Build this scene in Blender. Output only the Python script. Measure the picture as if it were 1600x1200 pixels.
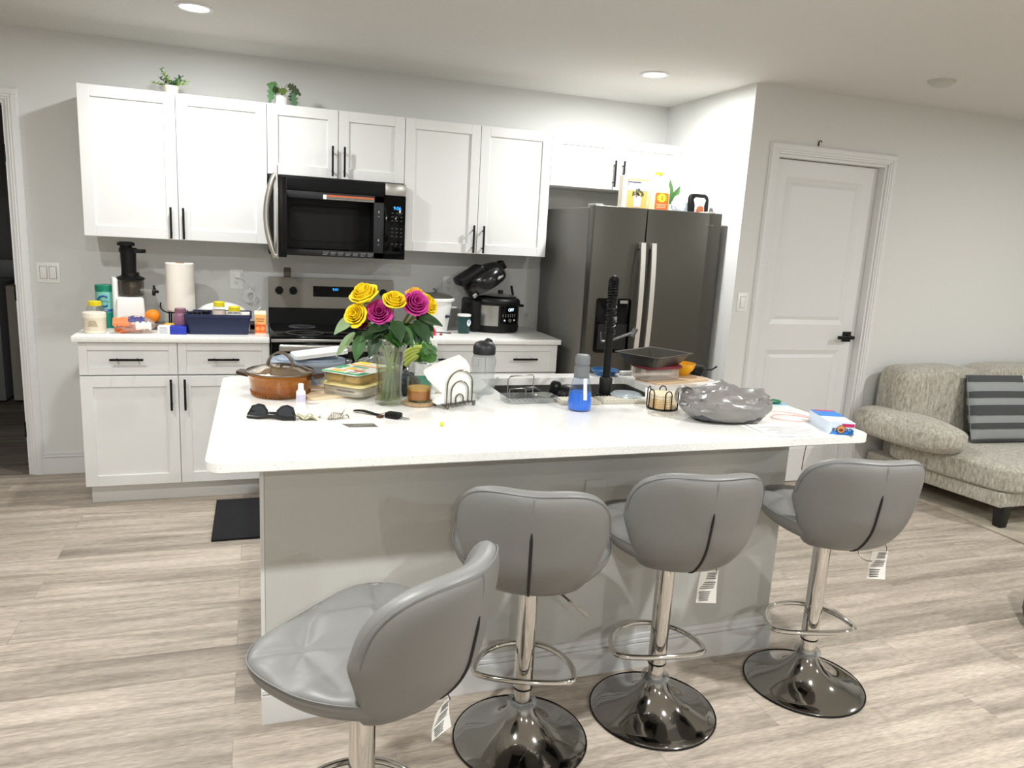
import bpy, bmesh, math, random
from mathutils import Vector, Matrix, noise
R = math.radians
pi = math.pi
random.seed(7)
for o in list(bpy.data.objects):
    bpy.data.objects.remove(o)
SC = bpy.context.scene
COL = SC.collection

# ------------------------------------------------------------------ camera, world, exposure, room lamps
CZ = 2.445                      # ceiling height
cam_d = bpy.data.cameras.new('camera')
cam = bpy.data.objects.new('camera', cam_d)
COL.objects.link(cam)
Fv = Vector((0.3247093, 0.9256269, -0.1943674))
Rv = Vector((0.9457378, -0.3203597, 0.0543114))
Uv = Rv.cross(Fv)
m = Matrix((Rv, Uv, -Fv)).transposed().to_4x4()
m.translation = Vector((0.85005, -4.78577, 1.50691))
cam.matrix_world = m
cam_d.sensor_fit = 'HORIZONTAL'
cam_d.sensor_width = 36.0
cam_d.lens = 36.0 * 1157.355 / 1600.0
cam_d.clip_start = 0.05
SC.camera = cam
w = bpy.data.worlds.new('night'); SC.world = w
w.use_nodes = True
w.node_tree.nodes['Background'].inputs[0].default_value = (0.5, 0.55, 0.65, 1)
w.node_tree.nodes['Background'].inputs[1].default_value = 0.05
SC.view_settings.view_transform = 'Standard'
SC.view_settings.look = 'None'
SC.view_settings.exposure = 0.0
SC.view_settings.gamma = 1.0
SC.cycles.use_denoising = True
SC.cycles.max_bounces = 10
SC.cycles.diffuse_bounces = 5
SC.cycles.transparent_max_bounces = 24
SC.cycles.caustics_reflective = False
SC.cycles.caustics_refractive = False
SC.cycles.sample_clamp_indirect = 6.0
# recessed ceiling lamps: (x, y, watts)
LAMPS = [(0.60, -0.89, 19), (2.98, -0.845, 30), (0.62, -3.84, 42), (2.95, -3.84, 42), (-0.13, -2.20, 23),
         (5.6, -2.9, 34), (5.6, -5.6, 44), (0.5, -6.9, 40), (2.95, -6.9, 40)]
LAMP_COLOR = (0.98, 1.0, 0.985)
for i, (lx, ly, wt) in enumerate(LAMPS):
    ld = bpy.data.lights.new('downlight_lamp', 'AREA')
    ld.shape = 'DISK'; ld.size = 0.10; ld.energy = wt; ld.color = LAMP_COLOR
    lo = bpy.data.objects.new('downlight_lamp', ld)
    lo.location = (lx, ly, CZ - 0.02)
    COL.objects.link(lo)

# ------------------------------------------------------------------ helpers
def lin(h):
    h = h.lstrip('#')
    c = [int(h[i:i+2], 16) / 255 for i in (0, 2, 4)]
    return tuple(x / 12.92 if x <= .04045 else ((x + .055) / 1.055) ** 2.4 for x in c) + (1,)

MATS = {}
def M(name, hexc='#808080', rough=.5, metal=0.0, emit=None, es=1.0, spec=None, coat=0.0, bump=None, mottle=None):
    """procedural principled material; bump=(scale,strength), mottle=(scale,hex2,amount)"""
    if name in MATS: return MATS[name]
    mt = bpy.data.materials.new(name); mt.use_nodes = True
    nt = mt.node_tree; b = nt.nodes['Principled BSDF']
    b.inputs['Base Color'].default_value = lin(hexc)
    b.inputs['Roughness'].default_value = rough
    b.inputs['Metallic'].default_value = metal
    if spec is not None: b.inputs['Specular IOR Level'].default_value = spec
    if coat: b.inputs['Coat Weight'].default_value = coat
    if emit:
        b.inputs['Emission Color'].default_value = lin(emit); b.inputs['Emission Strength'].default_value = es
    tc = None
    if bump or mottle: tc = nt.nodes.new('ShaderNodeTexCoord')
    if mottle:
        n = nt.nodes.new('ShaderNodeTexNoise'); n.inputs['Scale'].default_value = mottle[0]; n.inputs['Detail'].default_value = 5
        nt.links.new(tc.outputs['Object'], n.inputs['Vector'])
        r = nt.nodes.new('ShaderNodeValToRGB'); r.color_ramp.elements[0].position = .5 - mottle[2]; r.color_ramp.elements[1].position = .5 + mottle[2]
        r.color_ramp.elements[0].color = lin(hexc); r.color_ramp.elements[1].color = lin(mottle[1])
        nt.links.new(n.outputs['Fac'], r.inputs['Fac']); nt.links.new(r.outputs['Color'], b.inputs['Base Color'])
    if bump:
        n = nt.nodes.new('ShaderNodeTexNoise'); n.inputs['Scale'].default_value = bump[0]; n.inputs['Detail'].default_value = 4
        nt.links.new(tc.outputs['Object'], n.inputs['Vector'])
        bp = nt.nodes.new('ShaderNodeBump'); bp.inputs['Strength'].default_value = bump[1]; bp.inputs['Distance'].default_value = .01
        nt.links.new(n.outputs['Fac'], bp.inputs['Height']); nt.links.new(bp.outputs['Normal'], b.inputs['Normal'])
    MATS[name] = mt
    return mt

def GL(name, hexc='#ffffff', refl=.12, rough=.03, body=0.0, bodyhex='#ffffff', spec_edge=.55):
    """thin clear plastic or glass: tinted transparency, mirror sheen growing towards grazing angles, optional milky body"""
    if name in MATS: return MATS[name]
    mt = bpy.data.materials.new(name); mt.use_nodes = True
    nt = mt.node_tree; nt.nodes.clear()
    out = nt.nodes.new('ShaderNodeOutputMaterial')
    tr = nt.nodes.new('ShaderNodeBsdfTransparent'); tr.inputs[0].default_value = lin(hexc)
    gl = nt.nodes.new('ShaderNodeBsdfGlossy'); gl.inputs['Roughness'].default_value = rough
    gl.inputs[0].default_value = (.95, .95, .95, 1)
    lf = nt.nodes.new('ShaderNodeLayerWeight'); lf.inputs[0].default_value = .5
    lw = nt.nodes.new('ShaderNodeMath'); lw.operation = 'POWER'; lw.inputs[1].default_value = 4
    nt.links.new(lf.outputs['Facing'], lw.inputs[0])
    mp = nt.nodes.new('ShaderNodeMapRange'); mp.inputs['To Min'].default_value = .02 + refl * .12; mp.inputs['To Max'].default_value = spec_edge
    nt.links.new(lw.outputs[0], mp.inputs['Value'])
    mx = nt.nodes.new('ShaderNodeMixShader')
    nt.links.new(mp.outputs['Result'], mx.inputs[0])
    src = tr
    if body > 0:
        df = nt.nodes.new('ShaderNodeBsdfDiffuse'); df.inputs[0].default_value = lin(bodyhex)
        mb = nt.nodes.new('ShaderNodeMixShader'); mb.inputs[0].default_value = body
        nt.links.new(tr.outputs[0], mb.inputs[1]); nt.links.new(df.outputs[0], mb.inputs[2]); src = mb
    nt.links.new(src.outputs[0], mx.inputs[1]); nt.links.new(gl.outputs[0], mx.inputs[2])
    nt.links.new(mx.outputs[0], out.inputs[0])
    MATS[name] = mt
    return mt

class B:
    """collects shapes into one mesh"""
    def __init__(s): s.v = []; s.f = []; s.mi = []; s.m = 0; s.T = Matrix.Identity(4)
    def add(s, vs, fs):
        n = len(s.v); s.v += [tuple(s.T @ Vector(v)) for v in vs]
        for f in fs: s.f.append(tuple(i + n for i in f)); s.mi.append(s.m)
        return s
    def bm(s, bm):
        bm.verts.index_update(); s.add([v.co.copy() for v in bm.verts], [[v.index for v in f.verts] for f in bm.faces]); bm.free(); return s
    def box(s, x0, x1, y0, y1, z0, z1, bev=0, seg=2):
        if x1 < x0: x0, x1 = x1, x0
        if y1 < y0: y0, y1 = y1, y0
        if z1 < z0: z0, z1 = z1, z0
        bm = bmesh.new(); bmesh.ops.create_cube(bm, size=1)
        for v in bm.verts:
            v.co = Vector(((x0+x1)/2 + v.co.x*(x1-x0), (y0+y1)/2 + v.co.y*(y1-y0), (z0+z1)/2 + v.co.z*(z1-z0)))
        if bev: bmesh.ops.bevel(bm, geom=bm.edges[:], offset=min(bev, .49*min(x1-x0, y1-y0, z1-z0)), segments=seg, affect='EDGES', profile=.5)
        return s.bm(bm)
    def taper(s, x0, x1, y0, y1, z0, z1, k, bev=0, seg=2):
        """box whose bottom is scaled by k"""
        bm = bmesh.new(); bmesh.ops.create_cube(bm, size=1)
        for v in bm.verts:
            q = k if v.co.z < 0 else 1
            v.co = Vector(((x0+x1)/2 + v.co.x*(x1-x0)*q, (y0+y1)/2 + v.co.y*(y1-y0)*q, (z0+z1)/2 + v.co.z*(z1-z0)))
        if bev: bmesh.ops.bevel(bm, geom=bm.edges[:], offset=bev, segments=seg, affect='EDGES', profile=.5)
        return s.bm(bm)
    def lathe(s, prof, n=32, c=(0, 0, 0), sx=1, sy=1, a0=0, a1=2*pi):
        full = abs(a1 - a0 - 2*pi) < 1e-6; k = n if full else n + 1
        vs = []; fs = []
        for i in range(k):
            a = a0 + (a1 - a0) * i / n
            for r, z in prof: vs.append((c[0] + r*math.cos(a)*sx, c[1] + r*math.sin(a)*sy, c[2] + z))
        L = len(prof)
        for i in range(n):
            j = (i + 1) % k
            for q in range(L - 1):
                fs.append((i*L+q, j*L+q, j*L+q+1, i*L+q+1))
        return s.add(vs, fs)
    def cyl(s, p0, p1, r0, r1=None, n=20):
        return s.tube([p0, p1], [r0, r0 if r1 is None else r1], n)
    def tube(s, pts, r, n=10, closed=False, caps=True):
        P = [Vector(p) for p in pts]; L = len(P)
        rs = r if isinstance(r, (list, tuple)) else [r] * L
        vs = []; up = None
        for i in range(L):
            if closed: t = P[(i+1) % L] - P[i-1]
            else: t = P[min(i+1, L-1)] - P[max(i-1, 0)]
            if t.length < 1e-9: t = Vector((0, 0, 1))
            t.normalize()
            if up is None:
                up = Vector((0, 0, 1)) if abs(t.z) < .9 else Vector((0, 1, 0))
            a = t.cross(up)
            if a.length < 1e-6: a = t.orthogonal()
            a.normalize(); b = t.cross(a).normalized(); up = -b if False else a.cross(t)
            for k in range(n):
                g = 2*pi*k/n; vs.append(P[i] + rs[i]*(math.cos(g)*a + math.sin(g)*b))
        fs = []
        for i in range(L if closed else L-1):
            j = (i+1) % L
            for k in range(n): fs.append((i*n+k, i*n+(k+1) % n, j*n+(k+1) % n, j*n+k))
        if caps and not closed:
            fs.append(tuple(range(n))[::-1]); fs.append(tuple((L-1)*n+k for k in range(n)))
        return s.add(vs, fs)
    def prism(s, out, z0, z1, bev=0, seg=2):
        bm = bmesh.new(); b = [bm.verts.new((x, y, z0)) for x, y in out]; t = [bm.verts.new((x, y, z1)) for x, y in out]; n = len(out)
        bm.faces.new(b[::-1]); bm.faces.new(t)
        for i in range(n): bm.faces.new((b[i], b[(i+1) % n], t[(i+1) % n], t[i]))
        if bev:
            e = [q for q in bm.edges if abs(q.verts[0].co.z - q.verts[1].co.z) < 1e-6]
            bmesh.ops.bevel(bm, geom=e, offset=bev, segments=seg, affect='EDGES', profile=.5)
        return s.bm(bm)
    def grid(s, fn, nu, nv, cu=False, cv=False):
        """open surface fn(u,v), u,v in 0..1"""
        ku = nu if cu else nu+1; kv = nv if cv else nv+1
        vs = [fn(i/nu, j/nv) for i in range(ku) for j in range(kv)]
        fs = [(i*kv+j, ((i+1) % ku)*kv+j, ((i+1) % ku)*kv+(j+1) % kv, i*kv+(j+1) % kv) for i in range(nu) for j in range(nv)]
        return s.add(vs, fs)
    def slab(s, fn, nu, nv, t):
        """sheet fn(u,v) given thickness t along its normals"""
        P = [[Vector(fn(i/nu, j/nv)) for j in range(nv+1)] for i in range(nu+1)]
        vs = []; k = nv+1; N = (nu+1)*k
        for sgn in (1, -1):
            for i in range(nu+1):
                for j in range(k):
                    du = P[min(i+1, nu)][j] - P[max(i-1, 0)][j]; dv = P[i][min(j+1, nv)] - P[i][max(j-1, 0)]
                    n = du.cross(dv)
                    if n.length > 1e-12: n.normalize()
                    vs.append(P[i][j] + n*t/2*sgn)
        fs = []
        for i in range(nu):
            for j in range(nv):
                a = (i*k+j, (i+1)*k+j, (i+1)*k+j+1, i*k+j+1); fs.append(a); fs.append(tuple(x+N for x in a[::-1]))
        rim = [i*k for i in range(nu+1)] + [nu*k+j for j in range(1, k)] + [i*k+nv for i in range(nu-1, -1, -1)] + [j for j in range(nv-1, 0, -1)]
        for a, b in zip(rim, rim[1:]+rim[:1]): fs.append((b, a, a+N, b+N))
        return s.add(vs, fs)
    def ball(s, c, r, nu=20, nv=14, fn=None):
        rx, ry, rz = r if isinstance(r, (list, tuple)) else (r, r, r)
        vs = []; fs = []
        for j in range(1, nv):
            ph = pi*j/nv
            for i in range(nu):
                a = 2*pi*i/nu; d = Vector((math.sin(ph)*math.cos(a), math.sin(ph)*math.sin(a), math.cos(ph)))
                k = fn(d) if fn else 1
                vs.append((c[0]+d.x*rx*k, c[1]+d.y*ry*k, c[2]+d.z*rz*k))
        kt = fn(Vector((0, 0, 1))) if fn else 1; kb = fn(Vector((0, 0, -1))) if fn else 1
        vs += [(c[0], c[1], c[2]+rz*kt), (c[0], c[1], c[2]-rz*kb)]; T = len(vs)-2
        for j in range(nv-2):
            for i in range(nu): fs.append((j*nu+i, (j+1)*nu+i, (j+1)*nu+(i+1) % nu, j*nu+(i+1) % nu))
        for i in range(nu): fs.append((T, i, (i+1) % nu)); fs.append((T+1, (nv-2)*nu+(i+1) % nu, (nv-2)*nu+i))
        return s.add(vs, fs)
    def build(s, name, mats, parent=None, ang=40, fix=True, sub=0):
        me = bpy.data.meshes.new(name); me.from_pydata(s.v, [], s.f)
        if not isinstance(mats, (list, tuple)): mats = [mats]
        for q in mats: me.materials.append(q)
        me.polygons.foreach_set('material_index', [min(i, len(mats)-1) for i in s.mi])
        if fix:
            bm = bmesh.new(); bm.from_mesh(me); bmesh.ops.recalc_face_normals(bm, faces=bm.faces[:]); bm.to_mesh(me); bm.free()
        if ang:
            me.polygons.foreach_set('use_smooth', [True]*len(me.polygons)); me.set_sharp_from_angle(angle=R(ang))
        me.update()
        o = bpy.data.objects.new(name, me); COL.objects.link(o)
        if parent: o.parent = parent
        if sub:
            md = o.modifiers.new('smooth', 'SUBSURF'); md.levels = sub; md.render_levels = sub
        return o

def tag(o, label, cat, group=None, kind=None):
    o['label'] = label; o['category'] = cat
    if group: o['group'] = group
    if kind: o['kind'] = kind
    return o
def thing(name, label, cat, loc=(0, 0, 0), rz=0, group=None):
    o = bpy.data.objects.new(name, None); COL.objects.link(o); o.empty_display_size = .05
    o.location = loc; o.rotation_euler = (0, 0, R(rz))
    return tag(o, label, cat, group)
def solo(b, name, mat, label, cat, loc=(0, 0, 0), rz=0, group=None, ang=40, kind=None):
    o = b.build(name, mat, None, ang); o.location = loc; o.rotation_euler = (0, 0, R(rz))
    return tag(o, label, cat, group, kind)
def struct(b, name, mat, label=None, cat=None, ang=0):
    o = b.build(name, mat, None, ang); o['kind'] = 'structure'
    if label: o['label'] = label; o['category'] = cat
    return o
def copy_tree(o, parent=None):
    c = o.copy(); COL.objects.link(c)
    if parent: c.parent = parent
    for ch in list(o.children): copy_tree(ch, c)
    return c
def text(s, size, mat, parent, loc, rot=(pi/2, 0, 0), name='lettering', align='CENTER', depth=.0004, sx=1.0, label=None):
    cu = bpy.data.curves.new(name, 'FONT'); cu.body = s; cu.size = size; cu.align_x = align; cu.align_y = 'CENTER'; cu.extrude = depth
    t = bpy.data.objects.new(name, cu); COL.objects.link(t)
    me = bpy.data.meshes.new_from_object(t.evaluated_get(bpy.context.evaluated_depsgraph_get()))
    bpy.data.objects.remove(t)
    me.materials.clear(); me.materials.append(mat)
    o = bpy.data.objects.new(name, me); COL.objects.link(o); o.parent = parent
    o.location = loc; o.rotation_euler = rot; o.scale = (sx, 1, 1)
    if label: o['label'] = label
    return o
def arc(c, r, a0, a1, n, plane='xz'):
    o = []
    for i in range(n+1):
        a = a0 + (a1-a0)*i/n; u, v = r*math.cos(a), r*math.sin(a)
        o.append((c[0]+u, c[1], c[2]+v) if plane == 'xz' else (c[0]+u, c[1]+v, c[2]) if plane == 'xy' else (c[0], c[1]+u, c[2]+v))
    return o
def rrect(x0, x1, y0, y1, r, n=6):
    o = []
    for cx, cy, a in ((x1-r, y1-r, 0), (x0+r, y1-r, 90), (x0+r, y0+r, 180), (x1-r, y0+r, 270)):
        for i in range(n+1): g = R(a + 90*i/n); o.append((cx + r*math.cos(g), cy + r*math.sin(g)))
    return o
def bez(p0, p1, p2, p3, n):
    p0, p1, p2, p3 = map(Vector, (p0, p1, p2, p3))
    return [((1-t)**3*p0 + 3*t*(1-t)**2*p1 + 3*t*t*(1-t)*p2 + t**3*p3) for t in (i/n for i in range(n+1))]
def fnoise(v, s, seed=0): return noise.noise(Vector(v)*s + Vector((seed*7.3, seed*3.1, seed*5.7)))
def wrap(prof_r, z0, z1, a0, a1, n=20, c=(0, 0)):
    """label band lying on a round container"""
    b = B(); b.lathe([(prof_r, z0), (prof_r, z1)], n, (c[0], c[1], 0), a0=a0, a1=a1); return b

# ------------------------------------------------------------------ materials of the room
def nodes(name):
    mt = bpy.data.materials.new(name); mt.use_nodes = True; MATS[name] = mt
    return mt, mt.node_tree, mt.node_tree.nodes['Principled BSDF']
def mat_floor(name, dark):
    mt, nt, b = nodes(name); N = nt.nodes.new; L = nt.links.new
    tc = N('ShaderNodeTexCoord')
    br = N('ShaderNodeTexBrick'); br.offset = .37; br.offset_frequency = 2
    for k, v in (('Scale', 1), ('Brick Width', 1.22), ('Row Height', .18), ('Mortar Size', .0012), ('Mortar Smooth', .2), ('Bias', 0)): br.inputs[k].default_value = v
    br.inputs['Color1'].default_value = (0, 0, 0, 1); br.inputs['Color2'].default_value = (1, 1, 1, 1); br.inputs['Mortar'].default_value = (.5, .5, .5, 1)
    L(tc.outputs['Object'], br.inputs['Vector'])
    mp = N('ShaderNodeMapping'); mp.inputs['Scale'].default_value = (.9, 11, 1)
    L(tc.outputs['Object'], mp.inputs['Vector'])
    ad = N('ShaderNodeVectorMath'); ad.operation = 'ADD'
    sc = N('ShaderNodeVectorMath'); sc.operation = 'SCALE'; sc.inputs['Scale'].default_value = 37
    L(br.outputs['Color'], sc.inputs[0]); L(mp.outputs[0], ad.inputs[0]); L(sc.outputs[0], ad.inputs[1])
    n1 = N('ShaderNodeTexNoise'); n1.inputs['Scale'].default_value = 1.5; n1.inputs['Detail'].default_value = 7; n1.inputs['Roughness'].default_value = .62; n1.inputs['Distortion'].default_value = .35
    L(ad.outputs[0], n1.inputs['Vector'])
    cr = N('ShaderNodeValToRGB'); e = cr.color_ramp.elements
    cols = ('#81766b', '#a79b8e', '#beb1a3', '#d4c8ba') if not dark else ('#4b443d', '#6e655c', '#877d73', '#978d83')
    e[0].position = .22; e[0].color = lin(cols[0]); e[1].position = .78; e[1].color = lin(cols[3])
    for p, c in ((.42, cols[1]), (.54, cols[2])): q = e.new(p); q.color = lin(c)
    L(n1.outputs['Fac'], cr.inputs['Fac'])
    # fine saw grain across the plank
    mp2 = N('ShaderNodeMapping'); mp2.inputs['Scale'].default_value = (26, 160, 1); L(tc.outputs['Object'], mp2.inputs['Vector'])
    n2 = N('ShaderNodeTexNoise'); n2.inputs['Scale'].default_value = 1; n2.inputs['Detail'].default_value = 3; L(mp2.outputs[0], n2.inputs['Vector'])
    mx = N('ShaderNodeMixRGB'); mx.blend_type = 'OVERLAY'; mx.inputs[0].default_value = .5
    L(cr.outputs[0], mx.inputs[1]); L(n2.outputs['Fac'], mx.inputs[2])
    # plank to plank tone
    tn = N('ShaderNodeMapRange'); tn.inputs['To Min'].default_value = .80; tn.inputs['To Max'].default_value = 1.08
    L(br.outputs['Color'], tn.inputs['Value'])
    m2 = N('ShaderNodeVectorMath'); m2.operation = 'SCALE'; L(mx.outputs[0], m2.inputs[0]); L(tn.outputs[0], m2.inputs['Scale'])
    m3 = N('ShaderNodeMixRGB'); m3.inputs[2].default_value = lin('#7c7065'); L(m2.outputs[0], m3.inputs[1])
    mf = N('ShaderNodeMath'); mf.operation = 'MULTIPLY'; mf.inputs[1].default_value = .45; L(br.outputs['Fac'], mf.inputs[0]); L(mf.outputs[0], m3.inputs[0])
    L(m3.outputs[0], b.inputs['Base Color']); b.inputs['Roughness'].default_value = .5
    bp = N('ShaderNodeBump'); bp.inputs['Strength'].default_value = .12; bp.inputs['Distance'].default_value = .004; L(n1.outputs['Fac'], bp.inputs['Height']); L(bp.outputs[0], b.inputs['Normal'])
    return mt
FLOOR = mat_floor('floor_planks', False)
def mat_quartz():
    mt, nt, b = nodes('speckled_quartz'); N = nt.nodes.new; L = nt.links.new
    tc = N('ShaderNodeTexCoord')
    v = N('ShaderNodeTexVoronoi'); v.inputs['Scale'].default_value = 130; L(tc.outputs['Object'], v.inputs['Vector'])
    c = N('ShaderNodeValToRGB'); c.color_ramp.elements[0].position = .0; c.color_ramp.elements[0].color = (1, 1, 1, 1); c.color_ramp.elements[1].position = .22; c.color_ramp.elements[1].color = (0, 0, 0, 1)
    L(v.outputs['Distance'], c.inputs[0])
    g = N('ShaderNodeSeparateColor'); L(v.outputs['Color'], g.inputs[0])
    t = N('ShaderNodeMath'); t.operation = 'GREATER_THAN'; t.inputs[1].default_value = .72; L(g.outputs[0], t.inputs[0])
    mu = N('ShaderNodeMath'); mu.operation = 'MULTIPLY'; L(c.outputs[0], mu.inputs[0]); L(t.outputs[0], mu.inputs[1])
    n = N('ShaderNodeTexNoise'); n.inputs['Scale'].default_value = 420; n.inputs['Detail'].default_value = 2; L(tc.outputs['Object'], n.inputs['Vector'])
    c2 = N('ShaderNodeValToRGB'); c2.color_ramp.elements[0].position = .3; c2.color_ramp.elements[0].color = lin('#dddad4'); c2.color_ramp.elements[1].position = .5; c2.color_ramp.elements[1].color = lin('#f5f4f1')
    L(n.outputs['Fac'], c2.inputs[0])
    mx = N('ShaderNodeMixRGB'); mx.inputs[2].default_value = lin('#77726a'); L(mu.outputs[0], mx.inputs[0]); L(c2.outputs[0], mx.inputs[1])
    L(mx.outputs[0], b.inputs['Base Color']); b.inputs['Roughness'].default_value = .16
    return mt
QUARTZ = mat_quartz()
WALL = M('wall_paint', '#dadad8', .85, bump=(260, .06))
CEIL = M('ceiling_paint', '#dcdbd7', .9, bump=(60, .25))
TRIM = M('trim_white', '#dedede', .4)
CAB = M('cabinet_white', '#e1e1e0', .42)
BLACK = M('black_metal', '#0a0a0b', .42, spec=.25)
CHROME = M('chrome', '#d8d6d2', .06, 1)
STEEL = M('brushed_steel', '#b5b3af', .3, 1)
DSTEEL = M('dark_stainless', '#737069', .42, .8)
BGLASS = M('black_glass', '#030304', .08, spec=.18)
BPLAST = M('black_plastic', '#0c0c0d', .42, spec=.25)
WPLAST = M('white_plastic', '#ececea', .35)
GPLAST = M('grey_plastic', '#77777a', .45)
CLEAR = GL('clear_glass', '#f6fbf8', .14)
CPLAST = GL('clear_plastic', '#f0f2f2', .10, .12, .10, '#e8eaea', .35)
PAPER = M('paper_white', '#f1f0ec', .8)
WIRE = M('steel_wire', '#98958e', .22, 1)
# ------------------------------------------------------------------ room shell
ZT, ZB = 2.151, 1.392           # wall cabinets
ZC, ZI = 0.9086, 0.914          # worktop heights
AX, AY = 3.5665, -0.975         # alcove corner
XL, XR, YF = -2.7, 7.6, -8.2
DX0, DX1, DZ = -1.24, -0.395, 2.075          # doorway in the kitchen wall
PX0, PX1 = 3.765, 4.595                      # pantry door opening
def wallbox(name, boxes, mat=WALL, label=None):
    b = B()
    for q in boxes: b.box(*q)
    return struct(b, name, mat, label, 'wall')
struct(B().box(XL, XR, YF, 0.0, -.05, 0), 'floor', FLOOR, 'pale greige wood plank floor of kitchen and living room', 'floor')
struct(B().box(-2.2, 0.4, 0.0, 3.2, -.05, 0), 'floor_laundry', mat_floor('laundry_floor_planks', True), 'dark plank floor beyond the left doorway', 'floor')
struct(B().box(XL, XR, YF, 3.3, CZ, CZ+.05), 'ceiling', CEIL, 'pale textured ceiling with recessed lights', 'ceiling')
wallbox('wall_back', [(XL, DX0, 0, .115, 0, CZ), (DX0, DX1, 0, .115, DZ, CZ), (DX1, AX+.115, 0, .115, 0, CZ)], label='grey kitchen wall behind the cabinets and stove')
wallbox('wall_alcove', [(AX, AX+.115, AY+.115, 0, 0, CZ)], label='short wall at the right side of the refrigerator')
wallbox('wall_right', [(AX, PX0, AY, AY+.115, 0, CZ), (PX0, PX1, AY, AY+.115, DZ, CZ), (PX1, XR, AY, AY+.115, 0, CZ)], label='grey wall holding the white panelled door, behind the sofa')
wallbox('wall_closet', [(AX+.115, XR, -.1, 0, 0, CZ)], label='wall inside the closet behind the panelled door')
wallbox('wall_east', [(XR, XR+.1, YF, 0, 0, CZ)], label='far living room wall outside the frame')
wallbox('wall_west', [(XL-.1, XL, YF, .115, 0, CZ)], label='wall at the far left outside the frame')
wallbox('wall_front', [(XL, XR, YF-.1, YF, 0, CZ)], label='wall behind the camera')
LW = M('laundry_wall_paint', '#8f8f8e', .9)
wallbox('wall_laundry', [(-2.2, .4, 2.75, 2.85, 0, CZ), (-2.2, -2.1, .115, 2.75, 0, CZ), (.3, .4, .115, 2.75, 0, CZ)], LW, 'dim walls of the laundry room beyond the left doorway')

def base_run(b, pts, h=.133, t=.015):
    for (x0, y0), (x1, y1) in zip(pts, pts[1:]):
        for z0, z1, k in ((0, h-.036, 1), (h-.036, h-.031, .5), (h-.031, h-.019, .9), (h-.019, h-.014, .4), (h-.014, h, .62)):
            b.box(x0, x1, y0-t*k, y0, z0, z1, .001, 1)
    return b
struct(base_run(B(), [(-.345, 0), (.02, 0)]), 'baseboard_back', TRIM, 'white moulded baseboard between doorway and base cabinets', 'baseboard')
struct(base_run(B(), [(XL, 0), (DX0-.055, 0)]), 'baseboard_left', TRIM, 'white baseboard left of the dark doorway', 'baseboard')
struct(base_run(B(), [(AX, AY), (PX0-.06, AY)]), 'baseboard_corner', TRIM, 'white baseboard between refrigerator alcove and panelled door', 'baseboard')
struct(base_run(B(), [(PX1+.06, AY), (XR, AY)]), 'baseboard_right', TRIM, 'white baseboard behind the sofa', 'baseboard')

def casing(b, x0, x1, y, zt, w=.062):
    """stepped door casing round an opening x0..x1 on a wall face at y"""
    for k, (a, c, t) in enumerate(((0, w, .011), (.012, w-.004, .016), (.026, w-.008, .020))):
        b.box(x0-c, x0-a+.0, y-t, y, 0, zt+a, .002); b.box(x1+a, x1+c, y-t, y, 0, zt+a, .002); b.box(x0-c, x1+c, y-t, y, zt+a, zt+c, .002)
    return b
# left doorway (no leaf in sight): casing, jamb, hinges
d1 = struct(casing(B(), DX0, DX1, 0, DZ), 'door_1', TRIM, 'white cased doorway at the left edge, opening to a dark laundry room', 'doorway')
b = B(); b.box(DX1-.018, DX1, 0, .115, 0, DZ); b.box(DX0, DX0+.018, 0, .115, 0, DZ); b.box(DX0+.0182, DX1-.0182, 0.0004, .1146, DZ-.018, DZ)
b.box(DX1-.03, DX1-.0183, .05, .11, 0, DZ-.0185); b.build('jamb', TRIM, d1, 0)
for z in (.27, 1.055, 1.80):
    q = B(); q.box(DX1-.021, DX1-.0175, .004, .046, z-.045, z+.045, .004); q.cyl((DX1-.02, .004, z-.045), (DX1-.02, .004, z+.045), .006, n=10); q.build('hinge', BLACK, d1)

# pantry door with two moulded panels
d2 = struct(casing(B(), PX0, PX1, AY, DZ), 'door_2', TRIM, 'white two-panel interior door right of the refrigerator', 'door')
b = B(); b.box(PX0, PX0+.016, AY, AY+.115, 0, DZ); b.box(PX1-.016, PX1, AY, AY+.115, 0, DZ); b.box(PX0+.0162, PX1-.0162, AY+.0004, AY+.1146, DZ-.016, DZ); b.build('jamb', TRIM, d2, 0)
LY = AY + .055
b = B(); lx0, lx1, lz1 = PX0+.019, PX1-.019, DZ-.02
P1 = (lx0+.105, lx1-.105, 1.06, 1.955); P2 = (lx0+.105, lx1-.105, .23, .895)
b.box(lx0, lx1, LY+.012, LY+.035, .008, lz1)
b.box(lx0, P1[0], LY, LY+.012, .008, lz1); b.box(P1[1], lx1, LY, LY+.012, .008, lz1)
for z0, z1 in ((.008, P2[2]), (P2[3], P1[2]), (P1[3], lz1)): b.box(P1[0], P1[1], LY, LY+.012, z0, z1)
for (x0, x1, z0, z1) in (P1, P2):
    for k in range(2):   # sloped moulding then raised field
        pass
    i = .03
    ring = [(x0, z0), (x1, z0), (x1, z1), (x0, z1)]; inn = [(x0+i, z0+i), (x1-i, z0+i), (x1-i, z1-i), (x0+i, z1-i)]; in2 = [(x0+i*1.7, z0+i*1.7), (x1-i*1.7, z0+i*1.7), (x1-i*1.7, z1-i*1.7), (x0+i*1.7, z1-i*1.7)]
    vs = [(x, LY, z) for x, z in ring] + [(x, LY+.011, z) for x, z in inn] + [(x, LY+.003, z) for x, z in in2]
    fs = [(q, (q+1) % 4, 4+(q+1) % 4, 4+q) for q in range(4)] + [(4+q, 4+(q+1) % 4, 8+(q+1) % 4, 8+q) for q in range(4)] + [(8, 9, 10, 11)]
    b.add(vs, fs)
b.build('door_leaf', TRIM, d2, 0)
b = B(); hx, hz = lx1-.065, .985
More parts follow.
